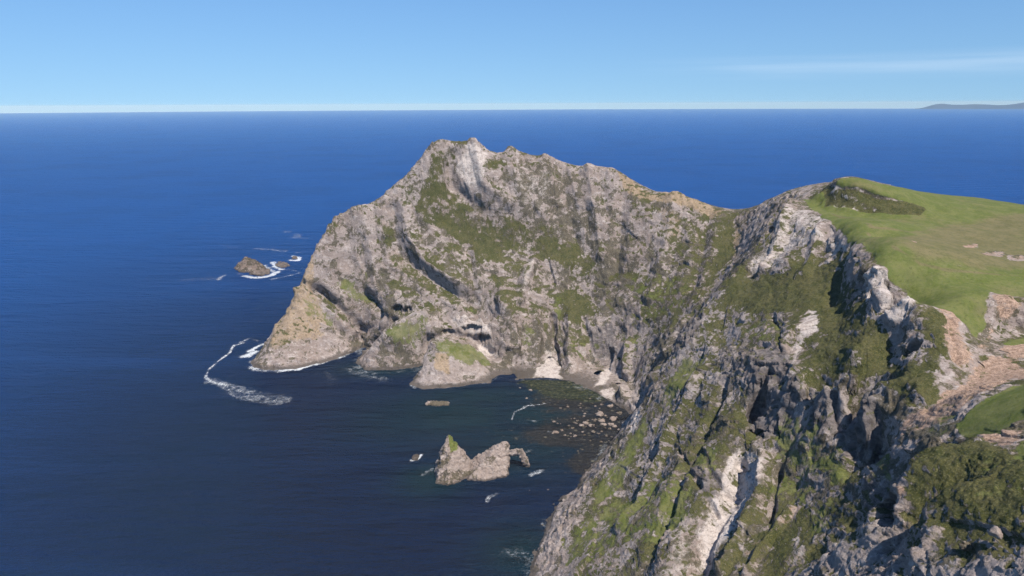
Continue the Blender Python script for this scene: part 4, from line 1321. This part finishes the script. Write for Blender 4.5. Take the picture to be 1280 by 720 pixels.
HAZE = 3.6e-5
bm = bmesh.new()
bmesh.ops.create_cube(bm, size=1)
hm_ = bpy.data.meshes.new('haze')
for v in bm.verts:
    v.co = Vector((v.co.x * 54000, v.co.y * 54000, -31 + (v.co.z + 0.5) * 246))
bm.to_mesh(hm_)
bm.free()
g = NT_('sea_haze')
pv = g.n('ShaderNodeVolumePrincipled', inp={'Color': (0.46, 0.69, 1.0, 1), 'Absorption Color': (1, 1, 1, 1), 'Density': HAZE, 'Anisotropy': -0.3})
o_ = g.n('ShaderNodeOutputMaterial')
g.t.links.new(pv.outputs[0], o_.inputs['Volume'])
hm_.materials.append(g.m)
hz_o = bpy.data.objects.new('haze', hm_)
COL.objects.link(hz_o)
hz_o['kind'] = 'stuff'
hz_o['label'] = 'thin blue sea haze'
hz_o['category'] = 'haze'

SUN = np.array([0.25, -0.39, 0.85])
SUN /= np.linalg.norm(SUN)
el = math.asin(SUN[2])
ro = math.atan2(SUN[0], SUN[1])
w = bpy.data.worlds.new('World')
S.world = w
w.use_nodes = True
nt = w.node_tree
nt.nodes.clear()
sky = nt.nodes.new('ShaderNodeTexSky')
sky.sky_type = 'NISHITA'
sky.sun_disc = False
sky.sun_elevation = el
sky.sun_rotation = ro
sky.altitude = 1500
sky.air_density = 0.8
sky.dust_density = 0.0
sky.ozone_density = 14.0
# a wisp of thin cirrus low over the sea on the right
tc = nt.nodes.new('ShaderNodeTexCoord')
mp = nt.nodes.new('ShaderNodeMapping')
mp.inputs['Scale'].default_value = (3, 3, 75)
nz = nt.nodes.new('ShaderNodeTexNoise')
nz.inputs['Scale'].default_value = 1.0
nz.inputs['Detail'].default_value = 5
nt.links.new(tc.outputs['Generated'], mp.inputs[0])
nt.links.new(mp.outputs[0], nz.inputs['Vector'])
sp = nt.nodes.new('ShaderNodeSeparateXYZ')
nt.links.new(tc.outputs['Generated'], sp.inputs[0])


def wm(op, a, b=0.0, c=None):
    nd = nt.nodes.new('ShaderNodeMath')
    nd.operation = op
    for i, s in enumerate((a, b) if c is None else (a, b, c)):
        if isinstance(s, bpy.types.NodeSocket):
            nt.links.new(s, nd.inputs[i])
        else:
            nd.inputs[i].default_value = s
    return nd.outputs[0]


def wstep(x, lo, hi):
    nd = nt.nodes.new('ShaderNodeMapRange')
    nd.interpolation_type = 'SMOOTHSTEP'
    nt.links.new(x, nd.inputs[0])
    nd.inputs[1].default_value = lo
    nd.inputs[2].default_value = hi
    return nd.outputs[0]


# look up the sky a little above the true horizon, where the air is clear
cb = nt.nodes.new('ShaderNodeCombineXYZ')
nt.links.new(sp.outputs[0], cb.inputs[0])
nt.links.new(sp.outputs[1], cb.inputs[1])
nt.links.new(wm('ADD', wm('MULTIPLY', sp.outputs[2], 0.36), 0.030), cb.inputs[2])
nrmv = nt.nodes.new('ShaderNodeVectorMath')
nrmv.operation = 'NORMALIZE'
nt.links.new(cb.outputs[0], nrmv.inputs[0])
nt.links.new(nrmv.outputs[0], sky.inputs[0])
band = wm('MULTIPLY', wstep(sp.outputs[2], 0.024, 0.042), wstep(sp.outputs[2], 0.064, 0.048))
side = wm('MULTIPLY', wstep(sp.outputs[0], 0.12, 0.36), band)
cl = wm('MULTIPLY', wm('MULTIPLY', side, wstep(nz.outputs[0], 0.30, 0.85)), 0.27)
mixc = nt.nodes.new('ShaderNodeMix')
mixc.data_type = 'RGBA'
nt.links.new(cl, mixc.inputs[0])
tint = nt.nodes.new('ShaderNodeMix')
tint.data_type = 'RGBA'
tint.blend_type = 'MULTIPLY'
tint.inputs[0].default_value = 1.0
nt.links.new(sky.outputs[0], tint.inputs[6])
tint.inputs[7].default_value = (0.86, 0.955, 1.01, 1)
nt.links.new(tint.outputs[2], mixc.inputs[6])
mixc.inputs[7].default_value = (7.4, 8.6, 9.9, 1)
bg = nt.nodes.new('ShaderNodeBackground')
bg.inputs[1].default_value = 0.059
nt.links.new(mixc.outputs[2], bg.inputs[0])
ow = nt.nodes.new('ShaderNodeOutputWorld')
nt.links.new(bg.outputs[0], ow.inputs[0])
sd_ = bpy.data.lights.new('sun', 'SUN')
sd_.energy = 3.6
sd_.angle = math.radians(0.53)
sd_.color = (1.0, 0.94, 0.86)
so = bpy.data.objects.new('sun', sd_)
COL.objects.link(so)
so.rotation_euler = Vector(-SUN).to_track_quat('-Z', 'Y').to_euler()

S.view_settings.view_transform = 'Standard'
S.view_settings.look = 'None'
S.view_settings.exposure = 0.92
S.view_settings.gamma = 1.0
S.render.engine = 'CYCLES'
S.cycles.use_denoising = True
S.cycles.denoiser = 'OPENIMAGEDENOISE'
S.cycles.denoising_input_passes = 'RGB_ALBEDO_NORMAL'
S.cycles.denoising_prefilter = 'NONE'
S.cycles.max_bounces = 5
S.cycles.diffuse_bounces = 2
S.cycles.glossy_bounces = 2
S.cycles.transparent_max_bounces = 8
S.cycles.volume_bounces = 0
S.cycles.caustics_reflective = False
S.cycles.caustics_refractive = False
print('done', time.time() - T0)
